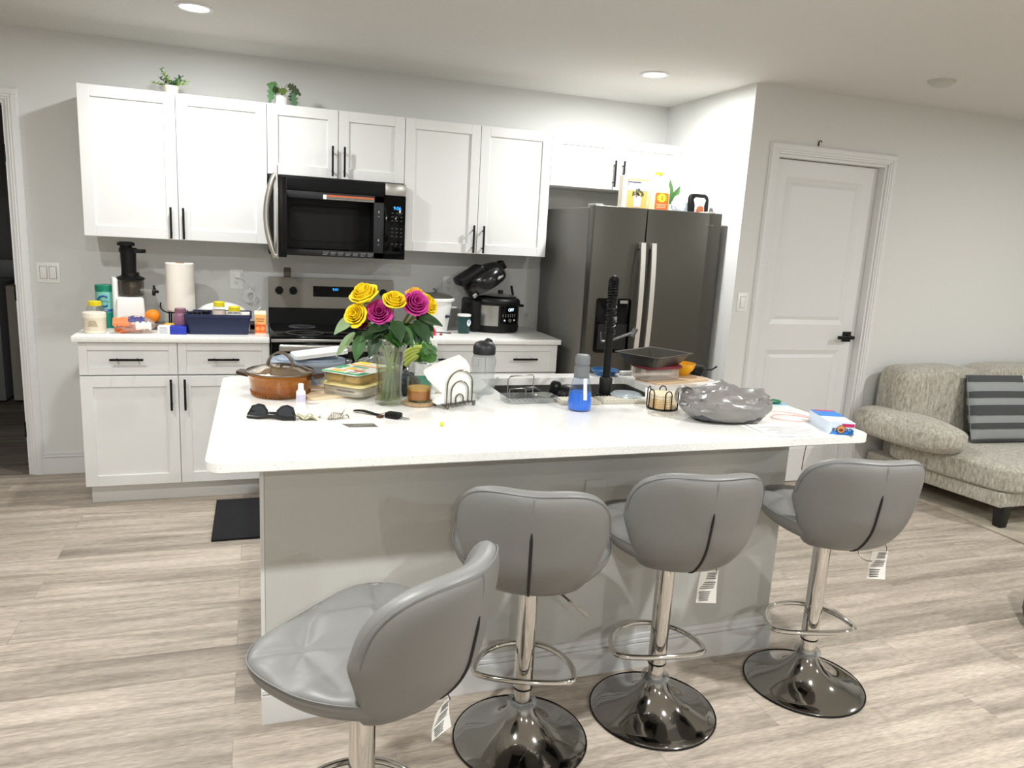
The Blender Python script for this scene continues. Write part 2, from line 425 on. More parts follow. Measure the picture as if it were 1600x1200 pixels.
b.box(hx-.033, hx+.033, LY-.008, LY, hz-.033, hz+.033, .003); b.cyl((hx, LY, hz), (hx, LY-.05, hz), .012); b.box(hx-.11, hx+.018, LY-.06, LY-.042, hz-.012, hz+.01, .004)
b.build('door_handle', BLACK, d2)
b = B(); b.tube([(4.045, AY-.004, 2.14), (4.045, AY-.004, 2.165)], .004, 8); b.tube(arc((4.045, AY-.015, 2.158), .012, 0, pi, 8, 'yz'), .003, 8)
solo(b, 'wall_hook', BLACK, 'tiny dark hook above the frame of the white panelled door', 'hook')

# ------------------------------------------------------------------ ceiling fixtures
LENS = M('lamp_lens', '#ffffff', .4, emit='#fffaf2', es=9)
for i, (lx, ly, wt) in enumerate(LAMPS):
    t = thing('recessed_light', ('lit round recessed ceiling light above the left wall cabinets', 'lit round recessed ceiling light above the refrigerator')[i] if i < 2 else
              ('recessed ceiling light over the left stools', 'recessed ceiling light over the right stools', 'recessed ceiling light left of the island, above the frame', 'recessed ceiling light over the sofa area', 'recessed ceiling light in the living room behind the camera', 'recessed ceiling light behind the camera, left', 'recessed ceiling light behind the camera, right')[i-2],
              'ceiling light', (lx, ly, CZ), 0, 'recessed ceiling lights')
    b = B(); b.lathe([(.062, -.004), (.066, -.007), (.082, -.005), (.085, 0)], 40); b.build('trim_ring', TRIM, t)
    b = B(); b.lathe([(.0, -.003), (.0625, -.003)], 40); b.build('lens', LENS, t)
b = B(); b.lathe([(0, -.03), (.04, -.03), (.05, -.024), (.054, -.014), (.066, -.012), (.068, 0)], 40)
t = solo(b, 'smoke_detector', M('detector_grey', '#c9c8c2', .6), 'round pale smoke detector on the ceiling at the right', 'smoke detector', (4.309, -1.549, CZ))

# ------------------------------------------------------------------ switches and outlets
def plate(name, label, cat, x, y, z, w, h, rock):
    t = thing(name, label, cat, (x, y, z))
    b = B(); b.box(-w/2, w/2, -.006, 0, -h/2, h/2, .003)
    if rock == 'outlet': b.box(-.017, .017, -.008, 0, -.034, .034, .004)
    b.build('wall_plate', WPLAST, t)
    if rock != 'outlet':
        for k in range(rock):
            dx = (k - (rock-1)/2) * .046
            q = B(); q.box(-.0165+dx, .0165+dx, -.0095, -.005, -.033, .033, .002); q.T = Matrix.Identity(4); q.build('rocker', WPLAST, t)
            q = B(); q.box(-.0185+dx, .0185+dx, -.0066, -.0055, -.035, .035); q.build('rocker_gap', GPLAST, t)
    else:
        for s in (-1, 1):
            q = B(); zz = s*.0195
            q.box(-.008, -.0055, -.0086, -.007, zz-.002, zz+.007); q.box(.0055, .008, -.0086, -.007, zz-.002, zz+.006); q.cyl((0, -.0086, zz-.008), (0, -.007, zz-.008), .0026, n=10)
            q.build('socket_slots', BPLAST, t)
    return t
plate('light_switch', 'white double rocker switch beside the dark doorway', 'switch', -.248, 0, 1.172, .116, .114, 2)
plate('light_switch', 'white single switch on the wall left of the panelled door', 'switch', 3.634, AY, 1.196, .072, .114, 1)
plate('power_outlet', 'white wall outlet with a charger plugged in, above the navy bin', 'outlet', .737, 0, 1.169, .078, .12, 'outlet')
plate('power_outlet', 'white wall outlet above the rice cooker', 'outlet', 2.046, 0, 1.172, .074, .12, 'outlet')
t = thing('phone_charger', 'white charger in the wall outlet with its coiled white cable hanging', 'charger', (.745, -.009, 1.196))
B().box(-.018, .018, -.03, 0, -.018, .018, .004).build('plug', WPLAST, t)
b = B(); b.tube(bez((.012, -.028, -.015), (.07, -.05, -.02), (.05, -.03, -.09), (.075, -.03, -.05), 14), .0022, 6)
for k in range(4):
    r = .034 - .003*k
    b.tube([(.062 + r*math.cos(2*pi*i/24)*.9 + .004*k, -.03 - .004*k, -.125 + r*math.sin(2*pi*i/24)*1.15) for i in range(24)], .0028, 6, closed=True)
b.tube(bez((.075, -.03, -.05), (.10, -.03, -.05), (.07, -.03, -.07), (.062, -.03, -.09), 10), .0022, 6)
b.build('cable', WPLAST, t)
t = thing('power_outlet', 'brown wall outlet with a plug right under the microwave', 'outlet', (1.03, 0, 1.215))
B().box(-.02, .02, -.01, 0, -.034, .034, .003).build('plug_body', M('brown_plug', '#6d6152', .6), t)

# ------------------------------------------------------------------ cabinets
def shaker(b, x0, x1, y, z0, z1, t=.02, fw=.057):
    """front at y, thickness t towards +y"""
    g = .0016; x0 += g; x1 -= g; z0 += g; z1 -= g
    b.box(x0, x0+fw, y, y+t, z0, z1, .0015, 1); b.box(x1-fw, x1, y, y+t, z0, z1, .0015, 1)
    b.box(x0+fw, x1-fw, y, y+t, z0, z0+fw, .0015, 1); b.box(x0+fw, x1-fw, y, y+t, z1-fw, z1, .0015, 1)
    b.box(x0+fw-.001, x1-fw+.001, y+.009, y+t-.001, z0+fw-.001, z1-fw+.001)
    return b
def pull(parent, x, y, z, L, vert):
    h = B(); s = .0055
    if vert: h.box(x-s, x+s, y-.036, y-.025, z-L/2, z+L/2, .001, 1)
    else: h.box(x-L/2, x+L/2, y-.036, y-.025, z-s, z+s, .001, 1)
    for k in (-1, 1):
        d = k*(L/2-.03)
        h.cyl((x, y, z+d) if vert else (x+d, y, z), (x, y-.028, z+d) if vert else (x+d, y-.028, z), .0045, n=10)
    return h.build('handle', BLACK, parent)
def cab(name, label, x0, x1, y1, yf, z0, z1, fronts, group):
    """fronts: (kind, x0, x1, z0, z1, hx, hz, vertical)"""
    t = thing(name, label, 'cabinet', (x0, y1, z0), 0, group)
    o = Vector((x0, y1, z0))
    b = B(); b.box(0, x1-x0, yf+.021-y1, 0, 0, z1-z0, .0008, 1); b.build('body', CAB, t, 0)
    for kind, a, c, d, e, hx, hz, vert in fronts:
        q = shaker(B(), a-x0, c-x0, yf-y1, d-z0, e-z0, fw=.057 if kind == 'door' else .04)
        f = q.build(kind, CAB, t, 0)
        if hx is not None: pull(f, hx-x0, yf-y1, hz-z0, .165 if vert else .155, vert)
    return t
IN = .0254
W1, W2, W3, W4 = 36*IN, 66*IN, 102*IN, 138*IN
YU = -.3258
h = W1/2
cab('wall_cabinet', 'white double-door wall cabinet at the left, over the juicer', 0, W1, -.002, YU, ZB, ZT, [('door', 0, h, ZB, ZT, h-.036, ZB+.089, 1), ('door', h, W1, ZB, ZT, h+.026, ZB+.089, 1)], 'white wall cabinets')
mb = 1.776; mx = (W1+W2)/2 + .002
cab('wall_cabinet', 'short white wall cabinet above the microwave', W1, W2, -.002, YU, mb, ZT, [('door', W1, mx, mb, ZT, mx-.033, mb+.094, 1), ('door', mx, W2, mb, ZT, mx+.033, mb+.094, 1)], 'white wall cabinets')
mx = (W2+W3)/2
cab('wall_cabinet', 'white double-door wall cabinet between microwave and refrigerator', W2, W3, -.002, YU, ZB, ZT, [('door', W2, mx, ZB, ZT, mx-.028, ZB+.089, 1), ('door', mx, W3, ZB, ZT, mx+.035, ZB+.089, 1)], 'white wall cabinets')
fb = 1.838; mx = (W3+W4)/2
t = cab('wall_cabinet', 'short white wall cabinet above the refrigerator', W3, W4+.003, -.002, YU, fb, ZT, [('door', W3, mx, fb, ZT, mx-.026, fb+.10, 1), ('door', mx, W4, fb, ZT, mx+.036, fb+.10, 1)], 'white wall cabinets')
B().box(W4+.004-W3, AX-.001-W3, YU+.004, -.05, 0, ZT-fb).build('filler_strip', CAB, t, 0)
YB = -.63
def base(label, x0, x1, left):
    m_ = (x0+x1)/2; zt = .876
    fr = [('drawer', x0, m_, .706, zt, x0+.222 if left else x0+.24, .79, 0), ('drawer', m_, x1, .706, zt, m_+.225 if left else m_+.242, .79, 0),
          ('door', x0, m_, .114, .702, m_-.033, .604, 1), ('door', m_, x1, .114, .702, m_+.033, .604, 1)]
    t = cab('base_cabinet', label, x0, x1, -.002, YB, .114, ZC-.0302, fr, 'white base cabinets')
    b = B(); b.box(.012, x1-x0-.001, -.545, -.02, -.113, 0); b.build('toe_kick', CAB, t, 0)
base('white base cabinet with two drawers, left of the stove', 0, W1, True)
base('white base cabinet between stove and refrigerator', W2, W3, False)
def worktop(name, label, x0, x1):
    b = B(); b.prism(rrect(x0, x1, -.6536, -.001, .004, 3), 0, .03, .003, 2); solo(b, name, QUARTZ, label, 'countertop', (0, 0, ZC-.03))
worktop('countertop', 'speckled white quartz worktop left of the stove', -.022, W1-.001)
worktop('countertop', 'speckled white quartz worktop between stove and refrigerator', W2+.001, W3+.012)

# ------------------------------------------------------------------ microwave with its door swung open
t = thing('microwave', 'black and steel over-range microwave with its door standing open', 'microwave', (.92, -.003, 1.34))
DK = M('microwave_enamel', '#29292c', .4, spec=.3); CAV = M('microwave_cavity', '#141416', .35, spec=.3)
b = B(); b.box(0, .757, -.36, 0, .40, .428); b.box(0, .06, -.36, 0, .0, .40); b.box(.60, .757, -.36, 0, 0, .40); b.box(.06, .60, -.36, 0, 0, .03); b.box(.06, .60, -.03, 0, .03, .40)
b.box(.06, .60, -.36, 0, .33, .40)
b.build('body', BPLAST, t, 0)
b = B()   # face frame round the opening
b.box(.05, .09, -.385, -.36, .0, .355, .003); b.box(.575, .634, -.385, -.36, .0, .355, .003); b.box(.05, .634, -.385, -.36, .315, .355, .003); b.box(.05, .634, -.385, -.36, .0, .036, .003)
b.build('face_frame', DK, t)
b = B(); b.box(.061, .599, -.045, -.031, .031, .329)
b.build('cavity_back', CAV, t, 0)
b = B(); b.box(.061, .063, -.36, -.04, .031, .329); b.box(.597, .599, -.36, -.04, .031, .329); b.box(.061, .599, -.36, -.04, .031, .034); b.box(.061, .599, -.36, -.04, .326, .329)
b.build('cavity_lining', CAV, t, 0)
b = B(); b.tube([(x, -.047, z) for x, z in rrect(.12, .54, .075, .285, .03, 5)], .004, 6, closed=True); b.build('embossed_ring', DK, t)
b = B(); b.lathe([(0, .004), (.13, .004), (.135, .0)], 40, (.33, -.2, .035)); b.build('turntable', BGLASS, t)
b = B(); b.box(.0, .634, -.385, -.33, .357, .43, .003)
for k in range(5): b.box(.03, .61, -.3865, -.384, .368+k*.011, .372+k*.011)
b.build('vent_grille', M('vent_black', '#08080a', .5, spec=.2), t)
b = B(); b.box(.636, .757, -.39, -.36, .363, .43, .003); b.build('steel_cap', STEEL, t)
cp = B().box(.636, .757, -.39, -.36, 0, .361, .003).build('control_panel', BGLASS, t)
BLUE = M('blue_display', '#0a3a66', .4, emit='#2fa8ff', es=2.2)
text('9:06', .026, BLUE, cp, (.708, -.3908, .292), name='clock_digits')
kb = M('key_legend', '#34363a', .5)
for r in range(9):
    if r in (3, 7): continue
    q = B()
    for k in range(3): q.box(.675+k*.026, .687+k*.026, -.3908, -.3898, .262-r*.022, .268-r*.022)
    q.build('key_row', kb, cp)
b = B(); b.box(.29, .575, -.3865, -.385, .318, .342); st = b.build('warning_sticker', M('sticker_grey', '#8d8a84', .6), t)
b = B(); b.box(.29, .308, -.3872, -.3862, .318, .343); b.build('sticker_icon', PAPER, st)
b = B(); b.box(.311, .574, -.3872, -.3862, .333, .343); b.build('sticker_stripe', M('sticker_orange', '#d06a3c', .6), st)
b = B()
for k in range(22):
    b.box(.313+k*.0118, .321+k*.0118, -.3872, -.3862, .3235, .3265); b.box(.313+k*.0118, .320+k*.0118, -.3872, -.3862, .3285, .3310)
b.build('sticker_text', M('sticker_dark', '#4b4844', .6), st)
b = B()
for k in range(7):
    for r in range(3): b.box(.29+k*.042, .315+k*.042+.004*((k*3+r) % 3), -.3862, -.3848, .010+r*.007, .0125+r*.007)
b.build('instruction_text', M('legend_grey', '#8f8f90', .6), t)
b = B()
for z in (.26, .10): b.box(.6, .606, -.3862, -.3848, z, z+.012); b.cyl((.603, -.3862, z-.02), (.603, -.3848, z-.02), .003, n=8)
b.build('latch_slot', M('slot_grey', '#a5a5a5', .5), t)
# the open door stands square to the front
dr = B().box(.030, .071, -1.015, -.39, .012, .39, .006).build('door', M('door_inner_black', '#0a0a0c', .35, spec=.2), t)
B().box(.024, .0315, -1.02, -.39, .004, .436, .002).build('steel_skin', STEEL, dr)
b = B(); b.box(.0705, .0715, -.95, -.46, .06, .33); b.build('door_window', BGLASS, dr)
b = B(); yy = -.985
b.tube([Vector((.022 - .046*math.sin(pi*i/20)**.8, yy, .01 + .39*i/20)) for i in range(21)], .0125, 12)
b.cyl((.03, yy, .02), (.018, yy, .02), .013); b.cyl((.03, yy, .39), (.018, yy, .39), .013)
b.build('handle', M('satin_handle', '#cfccc6', .25, 1), dr)

# ------------------------------------------------------------------ stove
t = thing('stove', 'black and stainless electric range standing between the base cabinets', 'stove', (W1, 0, 0))
w_ = W2-W1
B().box(.004, w_-.004, -.63, -.02, .02, .905, .003).build('body', BPLAST, t)
B().box(.003, w_-.003, -.665, -.05, .905, .917, .004).build('cooktop', BGLASS, t)
b = B()
for x, y, r in ((.19, -.5, .1), (.57, -.5, .085), (.19, -.22, .075), (.57, -.22, .1)):
    b.tube([(x + r*math.cos(2*pi*i/36), y + r*math.sin(2*pi*i/36), .9172) for i in range(36)], .001, 4, closed=True)
b.build('burner_ring', GPLAST, t)
bp = B(); bp.add([(.003, -.085, .917), (w_-.003, -.085, .917), (w_-.003, -.02, .917), (.003, -.02, .917), (.003, -.055, 1.193), (w_-.003, -.055, 1.193), (w_-.003, -.02, 1.193), (.003, -.02, 1.193)], [(0, 1, 5, 4), (1, 2, 6, 5), (2, 3, 7, 6), (3, 0, 4, 7), (4, 5, 6, 7), (0, 3, 2, 1)])
bp = bp.build('backguard', DSTEEL, t, 0)
def by(z): return -.085 + .03*(z-.917)/.276
b = B(); b.box(.003, w_-.003, -.088, -.078, .917, 1.012); b.build('lower_black_band', BPLAST, bp, 0)
for x in (.066, .148, w_-.148, w_-.066):
    z = 1.115; y = by(z); b = B(); b.cyl((x, y, z), (x, y-.022, z-.002), .024, .021, 24); b.box(x-.003, x+.003, y-.027, y-.02, z-.02, z+.02, .001); b.build('knob', BPLAST, bp)
b = B(); z0, z1 = 1.082, 1.146
b.add([(.265, by(z0)-.003, z0), (.54, by(z0)-.003, z0), (.54, by(z1)-.003, z1), (.265, by(z1)-.003, z1), (.265, by(z0)+.005, z0), (.54, by(z0)+.005, z0), (.54, by(z1)+.005, z1), (.265, by(z1)+.005, z1)], [(0, 1, 2, 3), (0, 1, 5, 4), (1, 2, 6, 5), (2, 3, 7, 6), (3, 0, 4, 7)])
dp = b.build('display', BGLASS, bp, 0)
text('9:01', .022, BLUE, dp, (.40, by(1.127)-.0036, 1.127), (pi/2-.1, 0, 0), 'clock_digits')
od = B().box(.006, w_-.006, -.655, -.63, .20, .89, .005).build('oven_door', BGLASS, t)
B().box(.006, w_-.006, -.66, -.632, .885, .903, .003).build('front_trim', STEEL, t)
b = B(); b.box(.045, w_-.045, -.70, -.682, .838, .878, .009, 3)
for x in (.07, w_-.07): b.box(x-.012, x+.012, -.685, -.65, .846, .87, .003)
b.build('door_handle', STEEL, od)
B().box(.006, w_-.006, -.65, -.63, .03, .19, .004).build('storage_drawer', STEEL, t)

# ------------------------------------------------------------------ refrigerator
FX0, FX1, FS, FY, FZ = 2.672, 3.52, 3.012, -.845, 1.712
t = thing('refrigerator', 'dark stainless side-by-side refrigerator with an ice dispenser', 'refrigerator', (FX0, 0, 0))
FW = FX1-FX0; s_ = FS-FX0
B().box(.004, FW-.004, -.765, -.03, .03, 1.70, .004).build('body', M('fridge_side_grey', '#6f6d68', .5), t)
b = B(); b.box(.01, FW-.01, -.80, -.76, .0, .05); b.build('kick_grille', BPLAST, t)
def fdoor(name, x0, x1):
    return B().box(x0, x1, FY, -.775, .06, FZ, .006, 3).build(name, M('fridge_door_steel', '#56544e', .4, .8), t)
fd = fdoor('freezer_door', .0, s_-.003); rd = fdoor('refrigerator_door', s_+.003, FW)
HAND = M('fridge_handle_steel', '#dedcd8', .38, .9)
for par, x in ((fd, s_-.030), (rd, s_+.041)):
    h_ = B(); pts = bez((x, FY-.03, .70), (x, FY-.062, .95), (x, FY-.062, 1.30), (x, FY-.03, 1.515), 14)
    h_.slab(lambda u, v: (x-.015+.03*v, pts[int(round(u*14))].y, pts[int(round(u*14))].z), 14, 2, .014)
    h_.box(x-.013, x+.013, FY-.034, FY, .70, .735, .002); h_.box(x-.013, x+.013, FY-.034, FY, 1.48, 1.514, .002)
    h_.build('handle', HAND, par)
dx0, dx1, dz0, dz1 = 2.726-FX0, 2.948-FX0, .865, 1.186
dsp = B().prism([(x, z) for x, z in rrect(dx0, dx1, dz0, dz1, .014, 5)], 0, .01, .002)
dsp.v = [(x, FY-.0105+z, y) for x, y, z in dsp.v]
dp = dsp.build('dispenser', BGLASS, fd)
B().box(dx0+.018, dx1-.018, FY-.0125, FY-.0102, dz0+.02, dz0+.17).build('recess', M('recess_black', '#020202', .7), dp)
B().box(dx1-.075, dx1-.025, FY-.0135, FY-.0102, dz1-.028, dz1-.01).build('badge', STEEL, dp)
b = B(); b.box(dx0+.09, dx0+.135, FY-.0135, FY-.0102, dz1-.14, dz1-.105); b.box(dx0+.095, dx0+.115, FY-.0135, FY-.0102, dz1-.22, dz1-.18); b.build('indicator', M('indicator_grey', '#8c8b86', .5), dp)
b = B(); b.box(dx0+.085, dx0+.12, FY-.03, FY-.0102, dz0+.06, dz0+.15, .004); b.build('paddle', BPLAST, dp)
text('Whirlpool', .014, STEEL, rd, (3.432-FX0, FY-.0006, 1.641), name='brand_lettering')
b = B(); b.box(.02, .075, -.80, -.70, 1.70, 1.722, .004); b.box(FW-.075, FW-.02, -.80, -.70, 1.70, 1.722, .004); b.build('hinge_cover', M('hinge_cover_grey', '#aaa9a2', .5), t)

# ------------------------------------------------------------------ kitchen island
IX0, IX1, IY0, IY1 = .7213, 2.8331, -2.877, -1.7449
BX0, BX1, BYF = .8643, 2.6974, -2.637
t = thing('kitchen_island', 'painted grey island base with white skirting facing the bar stools', 'kitchen island', (BX0, BYF, 0))
LX, LYb = BX1-BX0, -1.80-BYF
ISL = M('island_paint', '#c4c4c0', .85, bump=(260, .08))
B().box(0, LX, 0, .115, 0, ZI-.0305).build('half_wall', ISL, t, 0)
b = B(); b.box(0, LX, .115, LYb-.02, .10, .70); b.box(0, .02, .115, LYb-.02, 0, ZI-.0305); b.box(LX-.02, LX, .115, LYb-.02, 0, ZI-.0305); b.box(0, LX, .115, LYb-.08, 0, .1); b.box(.02, LX-.02, LYb-.04, LYb-.02, .70, ZI-.0305)
b.build('cabinet_body', CAB, t, 0)
for k in range(4):
    q = shaker(B(), .02+k*(LX-.04)/4, .02+(k+1)*(LX-.04)/4, 0, .11, .86)
    q.v = [(x, LYb-y, z) for x, y, z in q.v]; f = q.build('door', CAB, t, 0)
b = B(); H = .133
for (z0, z1, tk) in ((0, H-.036, .015), (H-.036, H-.031, .0075), (H-.031, H-.019, .0135), (H-.019, H-.014, .006), (H-.014, H, .0095)):
    b.box(-tk, LX+tk, -tk, 0, z0, z1, .001); b.box(-tk, -.0005, .0005, .115, z0, z1, .001); b.box(LX+.0005, LX+tk, .0005, .115, z0, z1, .001)
b.build('baseboard', TRIM, t, 0)
b = B(); b.box(-.013, -.0006, .001, .06, H+.0005, ZI-.031, .002); b.build('end_trim', TRIM, t, 0)
tt = thing('power_outlet', 'blank grey outlet plate on the island front between the middle stools', 'outlet', (1.92, BYF, .665))
B().box(-.038, .038, -.006, 0, -.06, .06, .002).build('wall_plate', ISL, tt)
# island worktop with the sink cut out
SX0, SX1, SY0, SY1 = 1.735, 2.425, -2.24, -1.845
o_ = rrect(IX0, IX1, IY0, IY1, .045, 8); i_ = rrect(SX0, SX1, SY0, SY1, .02, 8)
b = B(); n = len(o_)
def ring(z, pts): return [(x, y, z) for x, y in pts]
def shr(pts, d):
    cx, cy = (IX0+IX1)/2, (IY0+IY1)/2
    return [(x - math.copysign(d, x-cx), y - math.copysign(d, y-cy)) for x, y in pts]
rings = [ring(.027, i_), ring(.03, i_), ring(.03, shr(o_, .003)), ring(.027, o_), ring(.003, o_), ring(0, shr(o_, .003)), ring(0, i_)]
vs = sum(rings, []); fs = []
for k in range(len(rings)):
    k2 = (k+1) % len(rings)
    for q in range(n): fs.append((k*n+q, k*n+(q+1) % n, k2*n+(q+1) % n, k2*n+q))
b.add(vs, fs)
solo(b, 'countertop', QUARTZ, 'large speckled white quartz slab topping the island', 'countertop', (0, 0, ZI-.03), ang=30)
b = B(); d_ = .19
SS = M('sink_steel', '#8d8b87', .3, .9)
x0, x1, y0, y1 = SX0+.003, SX1-.003, SY0+.003, SY1-.003
for (a, c, d, e, f, g) in ((x0-.012, x1+.012, y0-.012, y1+.012, -d_-.004, -d_), (x0-.012, x0-.0, y0-.012, y1+.012, -d_, -.031), (x1, x1+.012, y0-.012, y1+.012, -d_, -.031), (x0, x1, y0-.012, y0, -d_, -.031), (x0, x1, y1, y1+.012, -d_, -.031)): b.box(a, c, d, e, f, g)
t = thing('sink', 'undermounted steel sink set into the island worktop', 'sink', ((0, 0, ZI)))
b.build('basin', SS, t, 0)
b = B(); b.lathe([(0, .002), (.04, .002), (.045, 0)], 24, ((x0+x1)/2, (y0+y1)/2, -d_)); b.build('drain', CHROME, t)
# ------------------------------------------------------------------ bar stools
LEATH = M('grey_leatherette', '#7a7977', .42, bump=(420, .05))
CHR_DARK = M('base_chrome', '#a5a3a0', .07, 1)
SEAM = M('stitch_grey', '#7d7c7e', .7)
SLIT = M('slit_dark', '#161616', .6)
def seat_mesh():
    b = B()
    def outline(a):                     # a: 0 = front, counter-clockwise
        s_, c_ = math.sin(a), math.cos(a)
        x = .232*math.copysign(abs(s_)**(.62 if c_ > 0 else .72), s_); y = .185*math.copysign(abs(c_)**(.62 if c_ > 0 else .8), c_)
        if y > 0: y = y*.98
        else: x *= 1 - .30*(-y/.185)**1.6; y *= 1.18
        return x, y
    NR, NA = 34, 120
    segs = [((-.12, .06), (0, .15)), ((0, .15), (.12, .06)), ((-.12, .06), (0, -.04)), ((0, -.04), (.12, .06)), ((-.12, .06), (-.2, .13)), ((.12, .06), (.2, .13)), ((-.12, .06), (-.22, 0)), ((.12, .06), (.22, 0)),
            ((0, -.04), (-.14, -.13)), ((0, -.04), (.14, -.13)), ((0, -.04), (0, -.2)), ((0, .15), (-.06, .2)), ((0, .15), (.06, .2)), ((0, -.04), (-.12, .06)), ((-.12, .06), (-.17, -.08)), ((.12, .06), (.17, -.08))]
    def groove(x, y):
        d = 9
        for (ax, ay), (bx, by_) in segs:
            vx, vy = bx-ax, by_-ay; t = max(0, min(1, ((x-ax)*vx+(y-ay)*vy)/(vx*vx+vy*vy))); d = min(d, math.hypot(x-ax-t*vx, y-ay-t*vy))
        return math.exp(-(d/.009)**2)*.006 + math.exp(-(d/.028)**2)*.007
    vs = []; fs = []
    for side in (0, 1):
        for i in range(NR+1):
            rho = math.sin(pi/2*i/NR)
            for k in range(NA):
                x, y = outline(2*pi*k/NA); x *= rho; y *= rho
                e = math.sqrt(max(0, 1-rho**9))
                mid = .024 + .07*y + .014*(abs(x)/.23)**2
                if side == 0: z = mid + .030*e + .006*(1-rho**2) - groove(x, y)*(e**.5)
                else: z = mid - (.03*e + (.034 + .006*max(0, -y/.18))*(1-rho**2)**.6)
                vs.append((x, y, z))
    N = (NR+1)*NA
    for i in range(NR):
        for k in range(NA):
            a = (i*NA+k, (i+1)*NA+k, (i+1)*NA+(k+1) % NA, i*NA+(k+1) % NA); fs.append(a); fs.append(tuple(q+N for q in a[::-1]))
    b.add(vs, fs)
    rim = []
    for k in range(NA):
        x, y = outline(2*pi*k/NA); rim.append((x*1.002, y*1.002, .024 + .07*y + .014*(abs(x)/.23)**2 + .008))
    b.tube(rim, .0016, 5, closed=True)
    return b
def bend(X, Z, off):                    # X,Z in the flat front view, off = distance to the rear
    zz = (Z-.6)/.28
    y = -.212 - .05*zz + 2.9*X*X - .9*X*X*max(0, zz)*.5
    if Z < .69: y += .06*((.69-Z)/.14)**2
    # normal in plan
    dx = 5.2*X; l = math.hypot(1, dx)
    return Vector((X + off*dx/l, y - off/l, Z))
ZC0 = .725
def bo(th):
    c_, s_ = math.cos(th), math.sin(th)
    n_ = 4.0 if s_ > 0 else 10.0
    r = (abs(c_)**n_ + abs(s_)**n_)**(-1/n_)
    X = .202*r*c_; Zr = (.164 if s_ > 0 else .178)*r*s_
    q_ = abs(Zr)/(.164 if s_ > 0 else .178)
    X *= 1 - (.33*q_**1.2 if Zr < 0 else .10*q_**2.4)
    if s_ > 0: Zr -= .002*math.exp(-(X/.07)**2)*s_
    return X, Zr
def back_mesh():
    b = B(); NR, NA = 12, 80; vs = []; fs = []
    for side in (1, -1):
        for i in range(NR+1):
            rho = math.sin(pi/2*i/NR)
            for k in range(NA):
                X, Zr = bo(2*pi*k/NA); X *= rho; Zr *= rho
                tk = .033*math.sqrt(max(0, 1-rho**8)) + (.006*(1-rho**2) if side > 0 else 0)
                vs.append(bend(X, ZC0+Zr, side*tk))
    N = (NR+1)*NA
    for i in range(NR):
        for k in range(NA):
            a = (i*NA+k, (i+1)*NA+k, (i+1)*NA+(k+1) % NA, i*NA+(k+1) % NA); fs.append(a); fs.append(tuple(q+N for q in a[::-1]))
    b.add(vs, fs); return b
